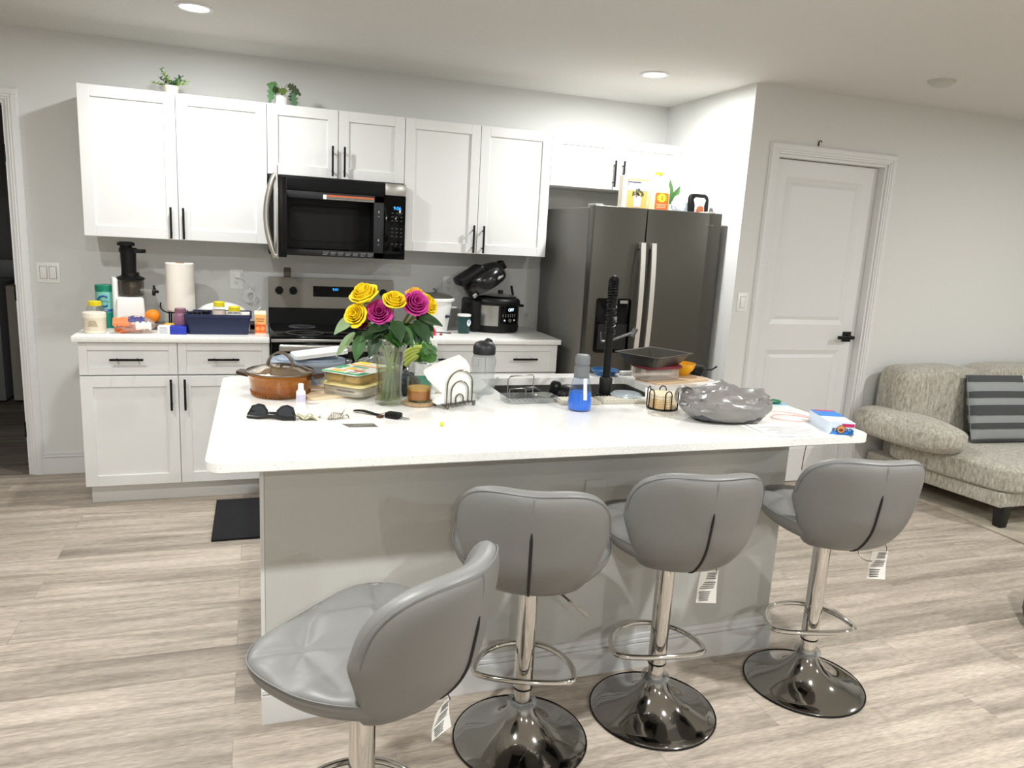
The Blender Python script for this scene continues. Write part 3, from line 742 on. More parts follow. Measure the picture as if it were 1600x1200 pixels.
def make_stool(label, x, y, phi, dz, lever=False, tagged=None):
    """phi: facing, degrees clockwise from +y"""
    t = thing('bar_stool', label, 'bar stool', (x, y, 0), -phi, 'grey bar stools along the island')
    sq = seat_mesh(); sq.v = [(a, c, d+.602+dz) for a, c, d in sq.v]
    seat = sq.build('seat', LEATH, t, 75)
    bq = back_mesh(); bq.v = [(a, c, d+dz) for a, c, d in bq.v]
    back = bq.build('backrest', LEATH, t, 75)
    q = B(); pts = []
    for i in range(19):
        Z = .552+.231*i/18; rho = abs(Z-ZC0)/(.164 if Z > ZC0 else .178)
        pts.append(bend(0, Z, .0335*math.sqrt(max(0, 1-rho**8)) + .006*(1-rho**2)) + Vector((0, 0, dz)))
    q.tube(pts, [.0022]+[.0042]*16+[.0032, .0014], 6); q.build('zipper_slit', SLIT, back)
    q = B()
    for side in (1,):
        ring_ = []
        for k in range(81):
            th = R(8) + (pi-R(16))*k/80
            X, Zr = bo(th); ring_.append(bend(X*.955, ZC0+Zr*.955, .0225) + Vector((0, 0, dz)))
        q.tube(ring_, .0012, 5)
    q.tube([bend(0, .80+.075*i/6, .0362-.008*(i/6)**3) + Vector((0, 0, dz)) for i in range(7)], .0009, 5)
    q.build('stitching', SEAM, back)
    q = B(); q.lathe([(.205, 0), (.205, .005), (.2, .009), (.17, .016), (.13, .027), (.095, .045), (.068, .068), (.05, .09), (.04, .108), (.036, .117)], 64)
    q.build('base', CHR_DARK, t, 50)
    q = B(); q.lathe([(.2055, 0), (.2075, .004), (.2055, .008)], 64); q.build('base_rim', BLACK, t)
    q = B(); q.lathe([(.034, .114), (.044, .116), (.046, .122), (.044, .13), (.036, .133), (.03, .133)], 28); q.build('collar', GL('clear_collar', '#e9ebea', .3, .1, .25, '#c9cac8'), t)
    q = B(); q.lathe([(.0255, .11), (.0255, .176)], 28); q.build('gas_lift', CHROME, t)
    q = B(); q.lathe([(.0265, .172), (.0292, .173), (.0292, .55+dz), (.0, .552+dz)], 28); q.build('post', CHROME, t)
    q = B(); q.lathe([(.0296, .172), (.0302, .175), (.0296, .178)], 28); q.build('post_ring', BLACK, t)
    q = B(); zf = .222; pts = []
    for k in range(56):
        a = 2*pi*k/56; s_ = math.sin(a)
        pts.append((.152*math.cos(a), .165*s_ if s_ > 0 else -.052*abs(s_)**.55, zf))
    q.tube(pts, .0092, 10, closed=True); q.build('footrest', CHROME, t)
    q = B(); q.box(-.075, .075, -.075, .075, .548+dz, .556+dz, .002); q.build('mounting_plate', BLACK, t)
    if lever:
        q = B(); q.tube([(.02, -.02, .545+dz), (.09, -.10, .535+dz), (.165, -.125, .488+dz)], .0042, 8); q.tube([(.115, -.108, .518+dz), (.168, -.126, .486+dz)], .006, 8); q.build('lever', CHROME, t)
    if tagged:
        tx, ty, tz, th, rz = tagged
        q = B(); q.slab(lambda u, v: (tx + (u-.5)*.062, ty + .01*math.sin(2*v+u), tz - th*v), 6, 8, .0012)
        tg = q.build('care_tag', PAPER, t); 
        q = B()
        for r in range(15):
            if r in (4, 9): continue
            v0 = .06 + r*.06
            wv = .41 - .05*((r*7) % 5)/4
            q.slab(lambda u, v, v0=v0, wv=wv: (tx + (u-.5)*.062*2*wv, ty + .01*math.sin(2*(v0+.025*v)+.5) - .0012, tz - th*(v0+.028*v)), 5, 1, .0004)
        q.build('tag_print', M('tag_ink', '#55534f', .7), tg)
        q = B(); q.tube([(tx+.02, ty+.03, tz+.03), (tx+.024, ty+.01, tz+.012), (tx+.02, ty, tz)], .0012, 6); q.build('tag_string', BLACK, tg)
    return t
make_stool('nearest grey bar stool, turned sideways at the left with its tufted seat in view', 1.06, -3.315, -43, -.003, tagged=(.02, -.20, .545, .07, 0))
make_stool('grey bar stool seen square from behind, second from the left, with chrome lever', 1.60, -2.90, 22, 0, lever=True)
make_stool('grey bar stool with a long white tag under its seat, third from the left', 2.072, -2.88, 9, .012, tagged=(.085, -.13, .55, .105, 0))
s4 = make_stool('farthest right grey bar stool, tag hanging beside a bent wire', 2.687, -2.875, 13, .022, tagged=(.135, -.12, .555, .10, 0))
q = B(); q.tube(bez((.05, -.12, .57), (.05, -.14, .53), (.08, -.14, .53), (.095, -.14, .53), 8), .002, 6); q.build('bent_wire', WIRE, s4)

# ------------------------------------------------------------------ sofa, rug, cushions
def mat_chenille():
    mt, nt, b = nodes('chenille'); N = nt.nodes.new; L = nt.links.new
    tc = N('ShaderNodeTexCoord'); mp = N('ShaderNodeMapping'); mp.inputs['Scale'].default_value = (34, 34, 9); L(tc.outputs['Object'], mp.inputs['Vector'])
    n = N('ShaderNodeTexNoise'); n.inputs['Scale'].default_value = 2.2; n.inputs['Detail'].default_value = 8; n.inputs['Roughness'].default_value = .75; L(mp.outputs[0], n.inputs['Vector'])
    c = N('ShaderNodeValToRGB'); c.color_ramp.elements[0].position = .34; c.color_ramp.elements[0].color = lin('#807b70'); c.color_ramp.elements[1].position = .66; c.color_ramp.elements[1].color = lin('#c8c3b6'); L(n.outputs['Fac'], c.inputs[0])
    n2 = N('ShaderNodeTexNoise'); n2.inputs['Scale'].default_value = 170; n2.inputs['Detail'].default_value = 3; L(tc.outputs['Object'], n2.inputs['Vector'])
    mx = N('ShaderNodeMixRGB'); mx.blend_type = 'OVERLAY'; mx.inputs[0].default_value = .35; L(c.outputs[0], mx.inputs[1]); L(n2.outputs['Fac'], mx.inputs[2])
    L(mx.outputs[0], b.inputs['Base Color']); b.inputs['Roughness'].default_value = .9; b.inputs['Sheen Weight'].default_value = .25
    bp = N('ShaderNodeBump'); bp.inputs['Strength'].default_value = .4; bp.inputs['Distance'].default_value = .004; L(n2.outputs['Fac'], bp.inputs['Height']); L(bp.outputs[0], b.inputs['Normal'])
    return mt
CHEN = mat_chenille()
def pillow(b, x0, x1, y0, y1, z0, z1, n=10, puff=.3, seed=0, p=4):
    """soft superellipsoid block"""
    cx, cy, cz = (x0+x1)/2, (y0+y1)/2, (z0+z1)/2
    def sg(v, e): return math.copysign(abs(v)**e, v)
    e = 2/p
    nu, nv = 48, 28; vs = []
    for j in range(nv+1):
        ph = -pi/2 + pi*j/nv
        for i in range(nu):
            a = 2*pi*i/nu
            X = sg(math.cos(ph), e)*sg(math.cos(a), e); Y = sg(math.cos(ph), e)*sg(math.sin(a), e); Z = sg(math.sin(ph), e)
            k = 1 + puff*.08*fnoise((X, Y, Z), 1.7, seed)
            vs.append((cx + X*k*(x1-x0)/2, cy + Y*k*(y1-y0)/2, cz + Z*k*(z1-z0)/2))
    fs = [(j*nu+i, j*nu+(i+1) % nu, (j+1)*nu+(i+1) % nu, (j+1)*nu+i) for j in range(nv) for i in range(nu)]
    return b.add(vs, fs)
SXo, SYo = 4.84, -1.0
t = thing('sofa', 'low grey-beige chenille sofa against the right wall', 'sofa', (SXo, SYo, 0))
BLK = M('sofa_leg_black', '#0c0b0a', .5)
b = B(); b.prism([(-.10, -.02), (.02, -.90), (2.0, -.90), (2.0, -.02)], .135, .225, .012, 3); b.build('base_frame', CHEN, t)
b = B(); pillow(b, .0, .98, -.94, -.12, .215, .385, p=7, seed=1); b.v = [(x-.13*max(0, min(1, 1+(y+.12)/.82))*max(0, 1-x/.9), y, z) for x, y, z in b.v]; b.build('seat_cushion', CHEN, t, 80)
b = B(); pillow(b, .985, 1.98, -.94, -.12, .215, .385, p=7, seed=2); b.build('seat_cushion', CHEN, t, 80)
b = B(); pillow(b, -.14, .51, -.30, -.02, .36, .835, p=6, seed=3); q = b.build('back_cushion', CHEN, t, 80)
b = B(); pillow(b, .50, 1.98, -.30, -.02, .36, .845, p=6, seed=4); b.build('back_cushion', CHEN, t, 80)
b = B(); b.box(.02, 2.0, -.10, -.01, .2, .6, .02); b.build('back_frame', CHEN, t)
b = B(); b.T = Matrix.Translation((-.135, -.29, .462)) @ Matrix.Rotation(R(15), 4, 'Z') @ Matrix.Rotation(R(3), 4, 'X'); pillow(b, -.165, .165, -.37, .29, -.095, .095, p=3.2, puff=.8, seed=5)
b.build('arm_cushion', CHEN, t, 80)
for x, y in ((.08, -.87), (-.03, -.08), (1.92, -.87), (1.92, -.08)):
    q = B(); q.taper(x-.035, x+.035, y-.035, y+.035, .012, .137, .72, .003); q.build('leg', BLK, t)
def throw(label, hexes, x, y, z, w_, h_, tilt, yaw, striped):
    t = thing('throw_pillow', label, 'pillow', (x, y, z), yaw)
    def f(u, v, s_):
        X = (u-.5)*w_; Z = v*h_
        e = max(0, (1-(2*u-1)**2)*(1-(2*v-1)**2))**.45
        k = 1 + .03*math.sin(6*u+3*v)
        pin = 1 - .06*(1-e)
        y_ = s_*.062*e*k
        p = Vector((X*pin, y_, Z)); return Matrix.Rotation(R(-tilt), 3, 'X') @ p
    def band(v0, v1, grow, mat, name):
        b = B(); nu, nv = 26, max(2, int(26*(v1-v0)))
        for s_ in (1, -1):
            def g(u, v, s_=s_):
                p = f(u, v0+(v1-v0)*v, s_)
                if grow: p = p + Vector((0, s_*grow*(1+.6*fnoise((u*40, v*14, s_), 1)), 0))
                return p
            b.grid(g, nu, nv if not grow else max(nv, 6))
        return b.build(name, mat, t, 80)
    band(0, 1, 0, M('pillow_' + hexes[0], hexes[0], .9, bump=(300, .2)), 'cover')
    if striped:
        for v0, v1 in ((.9, 1), (.66, .755), (.40, .55), (.20, .285), (.0, .05)): band(v0, v1, .006, M('tuft_grey', hexes[1], .95, bump=(420, .9)), 'tufted_stripe')
    return t
throw('grey square pillow with darker tufted stripes leaning on the sofa back', ('#8f9293', '#55585a'), SXo+.50, SYo-.47, .390, .47, .43, 17, -5, True)
throw('cream pillow at the right edge of the frame behind the striped one', ('#c9c0ae', '#c9c0ae'), SXo+.99, SYo-.42, .39, .45, .42, 16, 6, False)
b = B(); b.box(4.83, 7.2, -4.1, -1.15, 0.0005, .011, .003)
solo(b, 'area_rug', M('rug_beige', '#a89d8d', .95, bump=(160, .8), mottle=(9, '#c0b5a3', .12)), 'beige low-pile rug under the sofa', 'rug')
t = thing('side_stool', 'dark brown piece of furniture just entering the frame at the right edge', 'furniture', (4.085, -2.90, 0))
b = B(); b.lathe([(0, .0), (.17, .0), (.2, .015), (.215, .06), (.215, .34), (.2, .37), (0, .375)], 40); b.build('drum', M('dark_walnut', '#33261d', .5), t)
b = B(); b.box(.63, 1.25, -1.20, -.645, .0005, .012, .003)
solo(b, 'floor_mat', M('mat_black', '#17181b', .95, bump=(300, .6)), 'black woven kitchen mat on the floor beside the island', 'mat')

# ------------------------------------------------------------------ laundry room
t = thing('dryer', 'cream front-loading machine in the dim room beyond the doorway', 'dryer', (-.64, 2.2, 0))
CR = M('appliance_cream', '#b5b0a4', .45)
B().box(-.34, .34, -.31, .35, .02, .93, .01).build('cabinet', CR, t)
B().box(-.34, .34, .22, .35, .93, 1.06, .01).build('control_console', CR, t)
B().box(-.26, .26, -.325, -.31, .22, .72, .02).build('door', CR, t)
t = thing('washer', 'grey washing machine left of the cream machine, mostly hidden', 'washer', (-1.37, 2.2, 0))
GR = M('appliance_grey', '#8b8c8f', .4)
B().box(-.34, .34, -.31, .35, .02, .95, .01).build('cabinet', GR, t)
B().box(-.34, .34, .22, .35, .95, 1.10, .01).build('control_console', GR, t)
t = thing('iron_station', 'grey appliance sitting on top of the machines in the dim room', 'appliance', (-.83, 2.12, .9305))
B().box(-.12, .09, -.1, .09, 0, .13, .03, 3).build('body', M('iron_grey', '#9b9c9e', .4), t); B().box(-.07, .05, -.112, -.095, .05, .10, .004).build('front_panel', BPLAST, t)
# ------------------------------------------------------------------ things on the worktop left of the stove
def jar(name, label, cat, x, y, z, r, h, body, cap, cap_r=None, cap_h=.02, label_mat=None, lz=(.15, .75), group=None, neck=.0):
    t = thing(name, label, cat, (x, y, z), 0, group)
    hb = h - cap_h
    b = B(); b.lathe([(0, 0), (r*.93, 0), (r, .004), (r, hb-.012-neck), (r*.9, hb-.004-neck), (r*.82, hb-neck), (r*.8, hb)], 32); b.build('body', body, t)
    cr = cap_r or r*.85
    b = B(); b.lathe([(cr, hb-.001), (cr, h-.003), (cr-.003, h), (0, h)], 32)
    for k in range(28):
        a = 2*pi*k/28; b.cyl((cr*math.cos(a), cr*math.sin(a), hb), (cr*math.cos(a), cr*math.sin(a), h-.004), .0009, n=5)
    b.build('cap', cap, t)
    if label_mat: wrap(r+.0006, h*lz[0], h*lz[1], 0, 2*pi, 40).build('paper_label', label_mat, t)
    return t
CREAM = M('cream_plastic', '#e9e0cf', .5); YEL = M('yellow_cap', '#e3d21c', .4); TEAL = M('teal_plastic', '#0d8a74', .4)
INK = M('ink_dark', '#3a3a40', .7)
t = jar('supplement_tub', 'cream round tub with pale lid at the left end of the worktop', 'tub', .063, -.52, ZC, .052, .107, CREAM, M('cream_lid', '#f2ead9', .45), .053, .026, M('cream_label', '#ddd2bd', .6))
b = B()
for r in range(4): b.box(-.022+.004*(r % 2), .024-.003*r, -.054, -.0527, .040+r*.008, .0425+r*.008)
b.build('label_print', M('tan_print', '#a08a66', .7), t)
jar('spice_jar', 'clear jar with yellow cap behind the cream round tub', 'jar', .043, -.385, ZC, .039, .15, CPLAST, YEL, .031, .024, M('beige_label', '#cfc3ad', .7), (.2, .6))
t = thing('wipes_canister', 'teal canister of disinfecting wipes beside the juicer', 'canister', (.079, -.30, ZC))
b = B(); b.lathe([(0, 0), (.044, 0), (.046, .003), (.046, .2), (.044, .203)], 36); b.build('body', TEAL, t)
b = B(); b.lathe([(.0475, .2), (.0475, .226), (.044, .23), (0, .23)], 36); b.build('lid', M('teal_lid', '#0b7d62', .35), t)
lb = wrap(.0468, .085, .193, 0, 2*pi, 40).build('paper_label', M('teal_label', '#7fc3bb', .5), t)
b = B(); b.tube([(.0278*math.cos(a), -.0475, .145+.0278*math.sin(a)) for a in [R(50+260*i/24) for i in range(25)]], .0048, 6); b.build('label_ring', M('label_blue', '#1c4f8f', .5), lb)
b = wrap(.0472, .088, .103, R(200), R(340), 20).build('label_band', M('label_band_blue', '#2b5f93', .5), lb)
text('Clorox', .016, M('label_blue', '#1c4f8f'), lb, (.004, -.0482, .145))
text('WIPES', .010, WPLAST, lb, (.004, -.0482, .096))

# slow juicer
t = thing('juicer', 'white and black slow juicer with tall black feed tube under the cabinet', 'juicer', (.196, -.30, ZC), 12)
b = B(); b.taper(-.075, .075, -.075, .095, 0, .17, 1.0, .012, 3)
b.v = [(x*(1-.13*z/.17), y*(1-.05*z/.17), z) for x, y, z in b.v]; b.build('motor_base', WPLAST, t)
b = B(); b.box(-.082, -.055, -.05, .09, .01, .272, .012, 3); b.build('side_column', WPLAST, t)
b = B(); b.lathe([(.05, .172), (.062, .18), (.064, .25), (.058, .262)], 32, (.012, 0, 0)); b.build('juice_bowl', GL('smoke_plastic', '#b9b6b0', .15, .05, .1, '#6b6862'), t)
b = B(); b.lathe([(.036, .178), (.046, .2), (.048, .25)], 24, (.012, 0, 0)); b.build('strainer', M('strainer_tan', '#6d5a44', .5), t)
b = B(); b.cyl((.05, -.03, .205), (.115, -.05, .200), .018, .014); b.build('juice_spout', CPLAST, t)
b = B(); b.cyl((.112, -.05, .200), (.125, -.053, .199), .021); b.box(.113, .124, -.058, -.048, .212, .235, .003); b.cyl((.11, -.05, .205), (.14, -.06, .2), .008); b.build('spout_cap', BPLAST, t)
b = B(); b.lathe([(.068, .26), (.07, .266), (.07, .272), (.045, .282), (.043, .30), (0, .30)], 32, (.01, 0, 0)); b.build('lid', BPLAST, t)
b = B(); b.lathe([(.036, .28), (.037, .32), (.039, .41), (.042, .413), (.044, .43), (.0, .432)], 28, (.004, 0, 0)); b.prism([(x+.03, y) for x, y in rrect(-.07, .06, -.034, .034, .03, 6)], .405, .425, .005); b.build('feed_tube', BPLAST, t)
b = B(); b.lathe([(.03, .42), (.03, .44), (.043, .441), (.044, .455), (.03, .462), (0, .462)], 28, (-.005, 0, 0)); b.build('pusher', BPLAST, t)

# paper towels on a wire stand
t = thing('wire_stand', 'black wire stand carrying the paper towel roll', 'stand', (.452, -.30, ZC))
b = B()
for s_ in (-1, 1):
    b.tube([(s_*.055, -.05, .004), (s_*.055, -.05, .09), (s_*.055, .05, .09), (s_*.055, .05, .004)], .004, 8)
b.tube([(.06*math.cos(2*pi*i/28), .06*math.sin(2*pi*i/28), .09) for i in range(28)], .004, 8, closed=True); b.tube([(-.06, 0, .09), (.06, 0, .09)], .004, 8)
b.tube(bez((-.055, -.05, .09), (-.09, -.08, .10), (-.10, -.09, .12), (-.09, -.1, .15), 8), .0035, 8)
b.build('frame', BLACK, t)
t = thing('paper_towel_roll', 'white roll of paper towels between juicer and navy bin', 'paper towel', (.452, -.30, ZC+.0945))
b = B(); b.lathe([(.02, .004), (.066, 0), (.0735, .008), (.0735, .262), (.070, .266), (.02, .262)], 44); b.build('roll', M('towel_paper', '#efe8de', .95, bump=(120, .08)), t)
b = B(); b.lathe([(.0205, .002), (.0205, .268), (.018, .268), (.018, .002)], 24); b.build('core', M('cardboard', '#a58a68', .9), t)

# carrots in a printed bag, orange, yellow packet
t = thing('carrot_bag', 'clear bag of carrots with purple and white print lying before the juicer', 'bag', (.243, -.50, ZC))
CARR = M('carrot_orange', '#e4712a', .5)
for k, (x, y, z, a) in enumerate(((-.055, .0, .016, 20), (-.05, .02, .034, 5), (-.03, -.02, .014, 35), (-.02, .01, .036, -10), (.0, -.01, .016, 12), (.02, .02, .03, 30))):
    q = B(); d = Vector((math.cos(R(a)), math.sin(R(a)), .05)); c = Vector((x, y, z)); q.tube([c-d*.04, c-d*.035, c, c+d*.035, c+d*.04], [.004, .010, .012, .008, .003], 10); q.build('carrot', CARR, t)
b = B(); b.ball((0, 0, .042), (.097, .062, .044), 36, 20, lambda d: 1 + .16*fnoise(d, 3.2, 2) + .07*fnoise(d, 9, 5)); b.build('bag_film', GL('bag_film', '#f3eeea', .25, .12, .22, '#f1e4dc', .5), t, 25)
def patch(u0, u1, v0, v1, seed):
    return lambda u, v: (-.097*math.cos(pi*(.05+.9*(u0+(u1-u0)*u)))*1.0, -.062*math.sin(pi*(v0+(v1-v0)*v))*.8 - .012, .042 + .047*math.cos(pi*(v0+(v1-v0)*v)) + .012*fnoise((u*3, v*3, seed), 2))
b = B(); b.slab(patch(.05, .45, .18, .5, 1), 8, 6, .0006); b.build('orange_print', M('print_orange', '#e8824a', .45), t)
b = B(); b.slab(patch(.42, .72, .12, .36, 2), 8, 6, .0008); b.build('purple_print', M('print_purple', '#3e3c78', .45), t)
b = B(); b.slab(patch(.55, .9, .35, .62, 3), 8, 6, .0008); b.build('white_print', M('print_white', '#ece6e0', .5), t)
b = B(); b.ball((0, 0, .037), (.038, .038, .037), 24, 16, lambda d: 1 - .05*max(0, d.z)**20)
solo(b, 'orange', M('orange_peel', '#f08a10', .5, bump=(260, .25)), 'whole orange behind the carrot bag', 'orange', (.315, -.36, ZC+.035))
b = B(); b.box(-.06, .06, -.05, .05, 0, .0345, .012, 3)
solo(b, 'snack_packet', M('packet_grey', '#5a544c', .5), 'dark packet under the orange', 'packet', (.315, -.34, ZC))
b = B(); b.ball((0, 0, .024), (.055, .04, .024), 28, 16, lambda d: 1 + .12*fnoise(d, 3, 8))
t = solo(b, 'snack_packet', M('packet_yellow', '#d9b235', .45, mottle=(30, '#6d4a28', .06)), 'yellow snack packet beside the mauve bottle', 'packet', (.405, -.46, ZC))
t = thing('carton_box', 'flat white and blue box lying in front of the mauve bottle', 'box', (.36, -.565, ZC))
b = B(); b.box(0, .058, 0, .075, 0, .042, .001); b.build('white_half', M('box_white', '#e8e6e6', .5), t)
b = B(); b.box(.058, .138, 0, .075, 0, .042, .001); b.build('blue_half', M('box_blue', '#1f35a8', .4), t)
b = B()
for r in range(6): b.box(.008, .052-.004*(r % 3), -.0006, .0004, .006+r*.006, .008+r*.006)
b.build('side_print', M('print_grey', '#8b8f9e', .7), t)
MAUVE = M('mauve_plastic', '#8e6478', .3)
jar('vitamin_bottle', 'mauve plastic bottle with mauve cap left of the navy bin', 'bottle', .462, -.455, ZC, .036, .128, MAUVE, M('mauve_cap', '#875d70', .4), .028, .026)
# appliance with white dome behind the bin
t = thing('egg_cooker', 'white low domed countertop appliance behind the navy bin', 'appliance', (.66, -.19, ZC))
b = B(); b.prism(rrect(-.145, .145, -.075, .075, .05, 8), 0, .055, .008, 2); b.build('base', WPLAST, t)
b = B(); b.ball((0, 0, .055), (.147, .077, .085), 40, 20, lambda d: 1 if d.z > -.02 else .98); b.v = [(x, y, max(z, .055)) for x, y, z in b.v]; b.build('domed_lid', M('lid_white', '#f3f2ee', .3), t)
# navy bin and contents
NAVY = M('navy_plastic', '#1b2547', .45)
t = thing('storage_bin', 'navy plastic bin full of jars and bottles on the worktop', 'bin', (.655, -.445, ZC))
b = B(); o1 = rrect(-.150, .150, -.105, .105, .02, 5); o2 = rrect(-.170, .170, -.118, .118, .02, 5); k = len(o1)
i1 = rrect(-.147, .147, -.102, .102, .02, 5); i2 = rrect(-.162, .162, -.110, .110, .02, 5)
rr = [[(x, y, 0) for x, y in o1], [(x, y, .088) for x, y in rrect(-.163, .163, -.112, .112, .02, 5)], [(x, y, .09) for x, y in o2], [(x, y, .108) for x, y in o2], [(x, y, .108) for x, y in i2], [(x, y, .004) for x, y in i1]]
vs = sum(rr, []); fs = [(a*k+q, a*k+(q+1) % k, (a+1)*k+(q+1) % k, (a+1)*k+q) for a in range(5) for q in range(k)] + [tuple(range(k))[::-1], tuple(5*k+q for q in range(k))]
b.add(vs, fs); b.build('tray', NAVY, t)
zb_ = ZC+.0045
PINKW = M('pale_label', '#e6d3c6', .6)
jar('spice_jar', 'clear jar with yellow cap and pale label, taller one in the navy bin', 'jar', .655, -.44, zb_, .034, .162, CPLAST, YEL, .028, .026, PINKW, (.45, .72), 'yellow-capped jars in the navy bin')
jar('spice_jar', 'clear jar with yellow cap standing lower at right in the navy bin', 'jar', .733, -.45, zb_, .034, .138, CPLAST, YEL, .030, .024, M('white_label', '#e9e6df', .6), (.45, .74), 'yellow-capped jars in the navy bin')
for k, (x, y, h_) in enumerate(((.545, -.47, .108), (.59, -.47, .114))):
    jar('pill_bottle', ('white bottle with black cap nearest the left end of the navy bin', 'white bottle with black cap beside the taller yellow-capped jar')[k], 'bottle', x, y, zb_, .021, h_, WPLAST, BPLAST, .018, .022)
b = B(); b.prism(rrect(-.05, .05, -.025, .025, .012, 5), 0, .10, .006, 2)
solo(b, 'white_carton', M('carton_white', '#efece6', .5), 'white flat-topped carton standing at the back of the navy bin', 'carton', (.72, -.375, zb_))
b = B(); b.prism(rrect(-.022, .022, -.02, .02, .006, 4), 0, .108, .003, 2)
solo(b, 'small_box', M('carton_white', '#efece6', .5), 'little white box at the right end of the navy bin', 'box', (.792, -.45, zb_))
# juice carton and tray behind
t = thing('juice_carton', 'small orange juice drink carton with folded top beside the stove', 'carton', (.868, -.47, ZC))
b = B(); b.box(-.030, .030, -.02, .02, 0, .105, .001); b.build('carton', M('juice_peach', '#f2b26b', .5), t)
b = B(); b.add([(-.03, -.02, .105), (.03, -.02, .105), (.03, .02, .105), (-.03, .02, .105), (-.03, 0, .124), (.03, 0, .124)], [(0, 1, 5, 4), (2, 3, 4, 5), (1, 2, 5), (3, 0, 4), (0, 3, 2, 1)]); b.build('folded_top', M('juice_cream', '#f4d9b2', .5), t)
b = B(); b.box(-.029, .029, -.0208, -.0195, .004, .05); pr_ = b.build('front_print', M('print_red_orange', '#e0622b', .5), t)
b = B()
for x in (-.014, .012): b.cyl((x, -.0214, .027), (x, -.0205, .027), .011, n=18)
b.build('fruit_print', M('print_orange_light', '#f39a4e', .5), pr_)
b = B(); b.box(-.022, .022, -.0208, -.0198, .078, .083); b.box(-.015, .018, -.0208, -.0198, .066, .071); b.build('print_lines', M('print_brown', '#a6672f', .5), t)
b = B(); b.tube([(-.02, 0, .12), (.0, -.004, .142), (.004, -.004, .145)], .002, 6); b.build('straw', WPLAST, t)
b = B(); b.box(-.03, .03, -.09, .09, 0, .006, .002); b.box(-.028, .028, -.088, .088, .02, .026, .002); b.box(-.03, .03, .06, .09, 0, .026)
solo(b, 'cutting_tray', BPLAST, 'thin dark double tray between the navy bin and the juice carton', 'tray', (.835, -.24, ZC))

# ------------------------------------------------------------------ things on the worktop right of the stove
t = thing('rice_cooker', 'white rice cooker behind the roses', 'rice cooker', (1.905, -.25, ZC))
b = B(); b.lathe([(0, .0), (.075, 0), (.08, .01), (.105, .185), (.118, .187), (.12, .196), (.116, .204), (.1, .206)], 44); b.build('body', WPLAST, t)
b = B(); b.lathe([(.108, .204), (.106, .212), (.06, .232), (0, .238)], 40); b.build('glass_lid', GL('smoke_lid', '#8f8d88', .3, .05, .35, '#77736c'), t)
b = B(); b.lathe([(.008, .236), (.01, .248), (.02, .252), (.02, .26), (0, .262)], 20); b.build('lid_knob', GPLAST, t)
for s_ in (-1, 1):
    q = B(); q.box(s_*.098, s_*.135, -.022, .022, .14, .152, .004); q.build('side_handle', WPLAST, t)
q = B(); q.ball((.055, -.072, .095), (.022, .010, .011)); q.build('switch', M('switch_plum', '#33203a', .3), t)
t = thing('tumbler', 'dark green paper-print cup with white lid rim beside the multicooker', 'cup', (2.058, -.385, ZC))
b = B(); b.lathe([(0, 0), (.034, 0), (.036, .003), (.040, .108)], 36); b.build('cup', M('cup_green', '#0e3b3a', .4), t)
b = B(); b.lathe([(.0415, .106), (.042, .116), (.038, .118), (0, .116)], 36); b.build('rim', WPLAST, t)
b = B(); b.cyl((.022, -.0372, .068), (.0205, -.0355, .068), .020, n=28); b.build('round_emblem', M('emblem_white', '#dfe7ec', .5), t)
b = B(); b.cyl((.0245, -.0378, .076), (.0235, -.0372, .076), .010, n=20); b.build('emblem_blue', M('emblem_blue', '#7d8fd0', .5), t)
b = B(); b.lathe([(.0345, .0), (.0355, .006)], 36); b.build('base_band', M('cup_base_dark', '#06201f', .4), t)

t = thing('multicooker', 'black multicooker with steel band and its crisping lid tilted up', 'multicooker', (2.30, -.235, ZC), 6)
b = B(); b.lathe([(0, 0), (.145, 0), (.155, .008), (.158, .04), (.158, .045)], 56); b.build('base', BPLAST, t)
b = B(); b.lathe([(.156, .04), (.156, .175)], 56); b.build('steel_band', STEEL, t)
b = B(); b.lathe([(.158, .172), (.162, .18), (.160, .20), (.150, .212), (.12, .216)], 56); b.build('top_ring', BPLAST, t)
b = B(); b.box(-.19, -.105, -.085, .12, .0, .205, .02, 3); b.build('hinge_column', BPLAST, t)
q = B(); q.lathe([(.1585, .03), (.1605, .05), (.1605, .19)], 24, a0=R(256), a1=R(314)); pn = q.build('control_panel', BPLAST, t)
q = B(); q.lathe([(.1615, .06), (.1615, .172)], 18, a0=R(261), a1=R(306)); gp = q.build('glass_panel', BGLASS, pn)
def on_cyl(par, s_, size, ang, z, mat, name='lettering'):
    r = .1622; a = R(ang); return text(s_, size, mat, par, (r*math.cos(a), r*math.sin(a), z), (pi/2, 0, a+pi/2), name)
on_cyl(gp, 'OFF', .026, 286, .148, M('white_display', '#9cc7dd', .4, emit='#d6f1ff', es=2.2), 'display_digits')
for r_, z in ((0, .118), (1, .108)):
    q = B()
    for k in range(6): 
        a = R(266+k*6.4); q.box(-.005, .005, -.0005, .0005, z-.001, z+.001) if False else q.cyl((.1616*math.cos(a), .1616*math.sin(a), z), (.163*math.cos(a), .163*math.sin(a), z), .0032, n=8)
    q.build('key_row', M('key_grey', '#7a7c80', .5), gp)
a = R(283); q = B(); q.cyl((.16*math.cos(a), .16*math.sin(a), .083), (.168*math.cos(a), .168*math.sin(a), .083), .012, n=20); q.build('dial', STEEL, gp)
for ang in (270, 297):
    a = R(ang); q = B(); q.cyl((.16*math.cos(a), .16*math.sin(a), .083), (.1645*math.cos(a), .1645*math.sin(a), .083), .006, n=14); q.build('button', M('button_light', '#cfd3d6', .5), gp)
b = B(); b.lathe([(.10, .214), (.105, .225), (.06, .236), (0, .24)], 40, (.035, 0, 0)); b.build('pressure_lid', STEEL, t)
b = B(); b.box(.02, .05, -.012, .012, .236, .262, .006); b.build('lid_grip', BPLAST, t)
b = B(); b.box(.155, .195, -.03, .03, .155, .172, .005); b.build('side_handle', BPLAST, t)
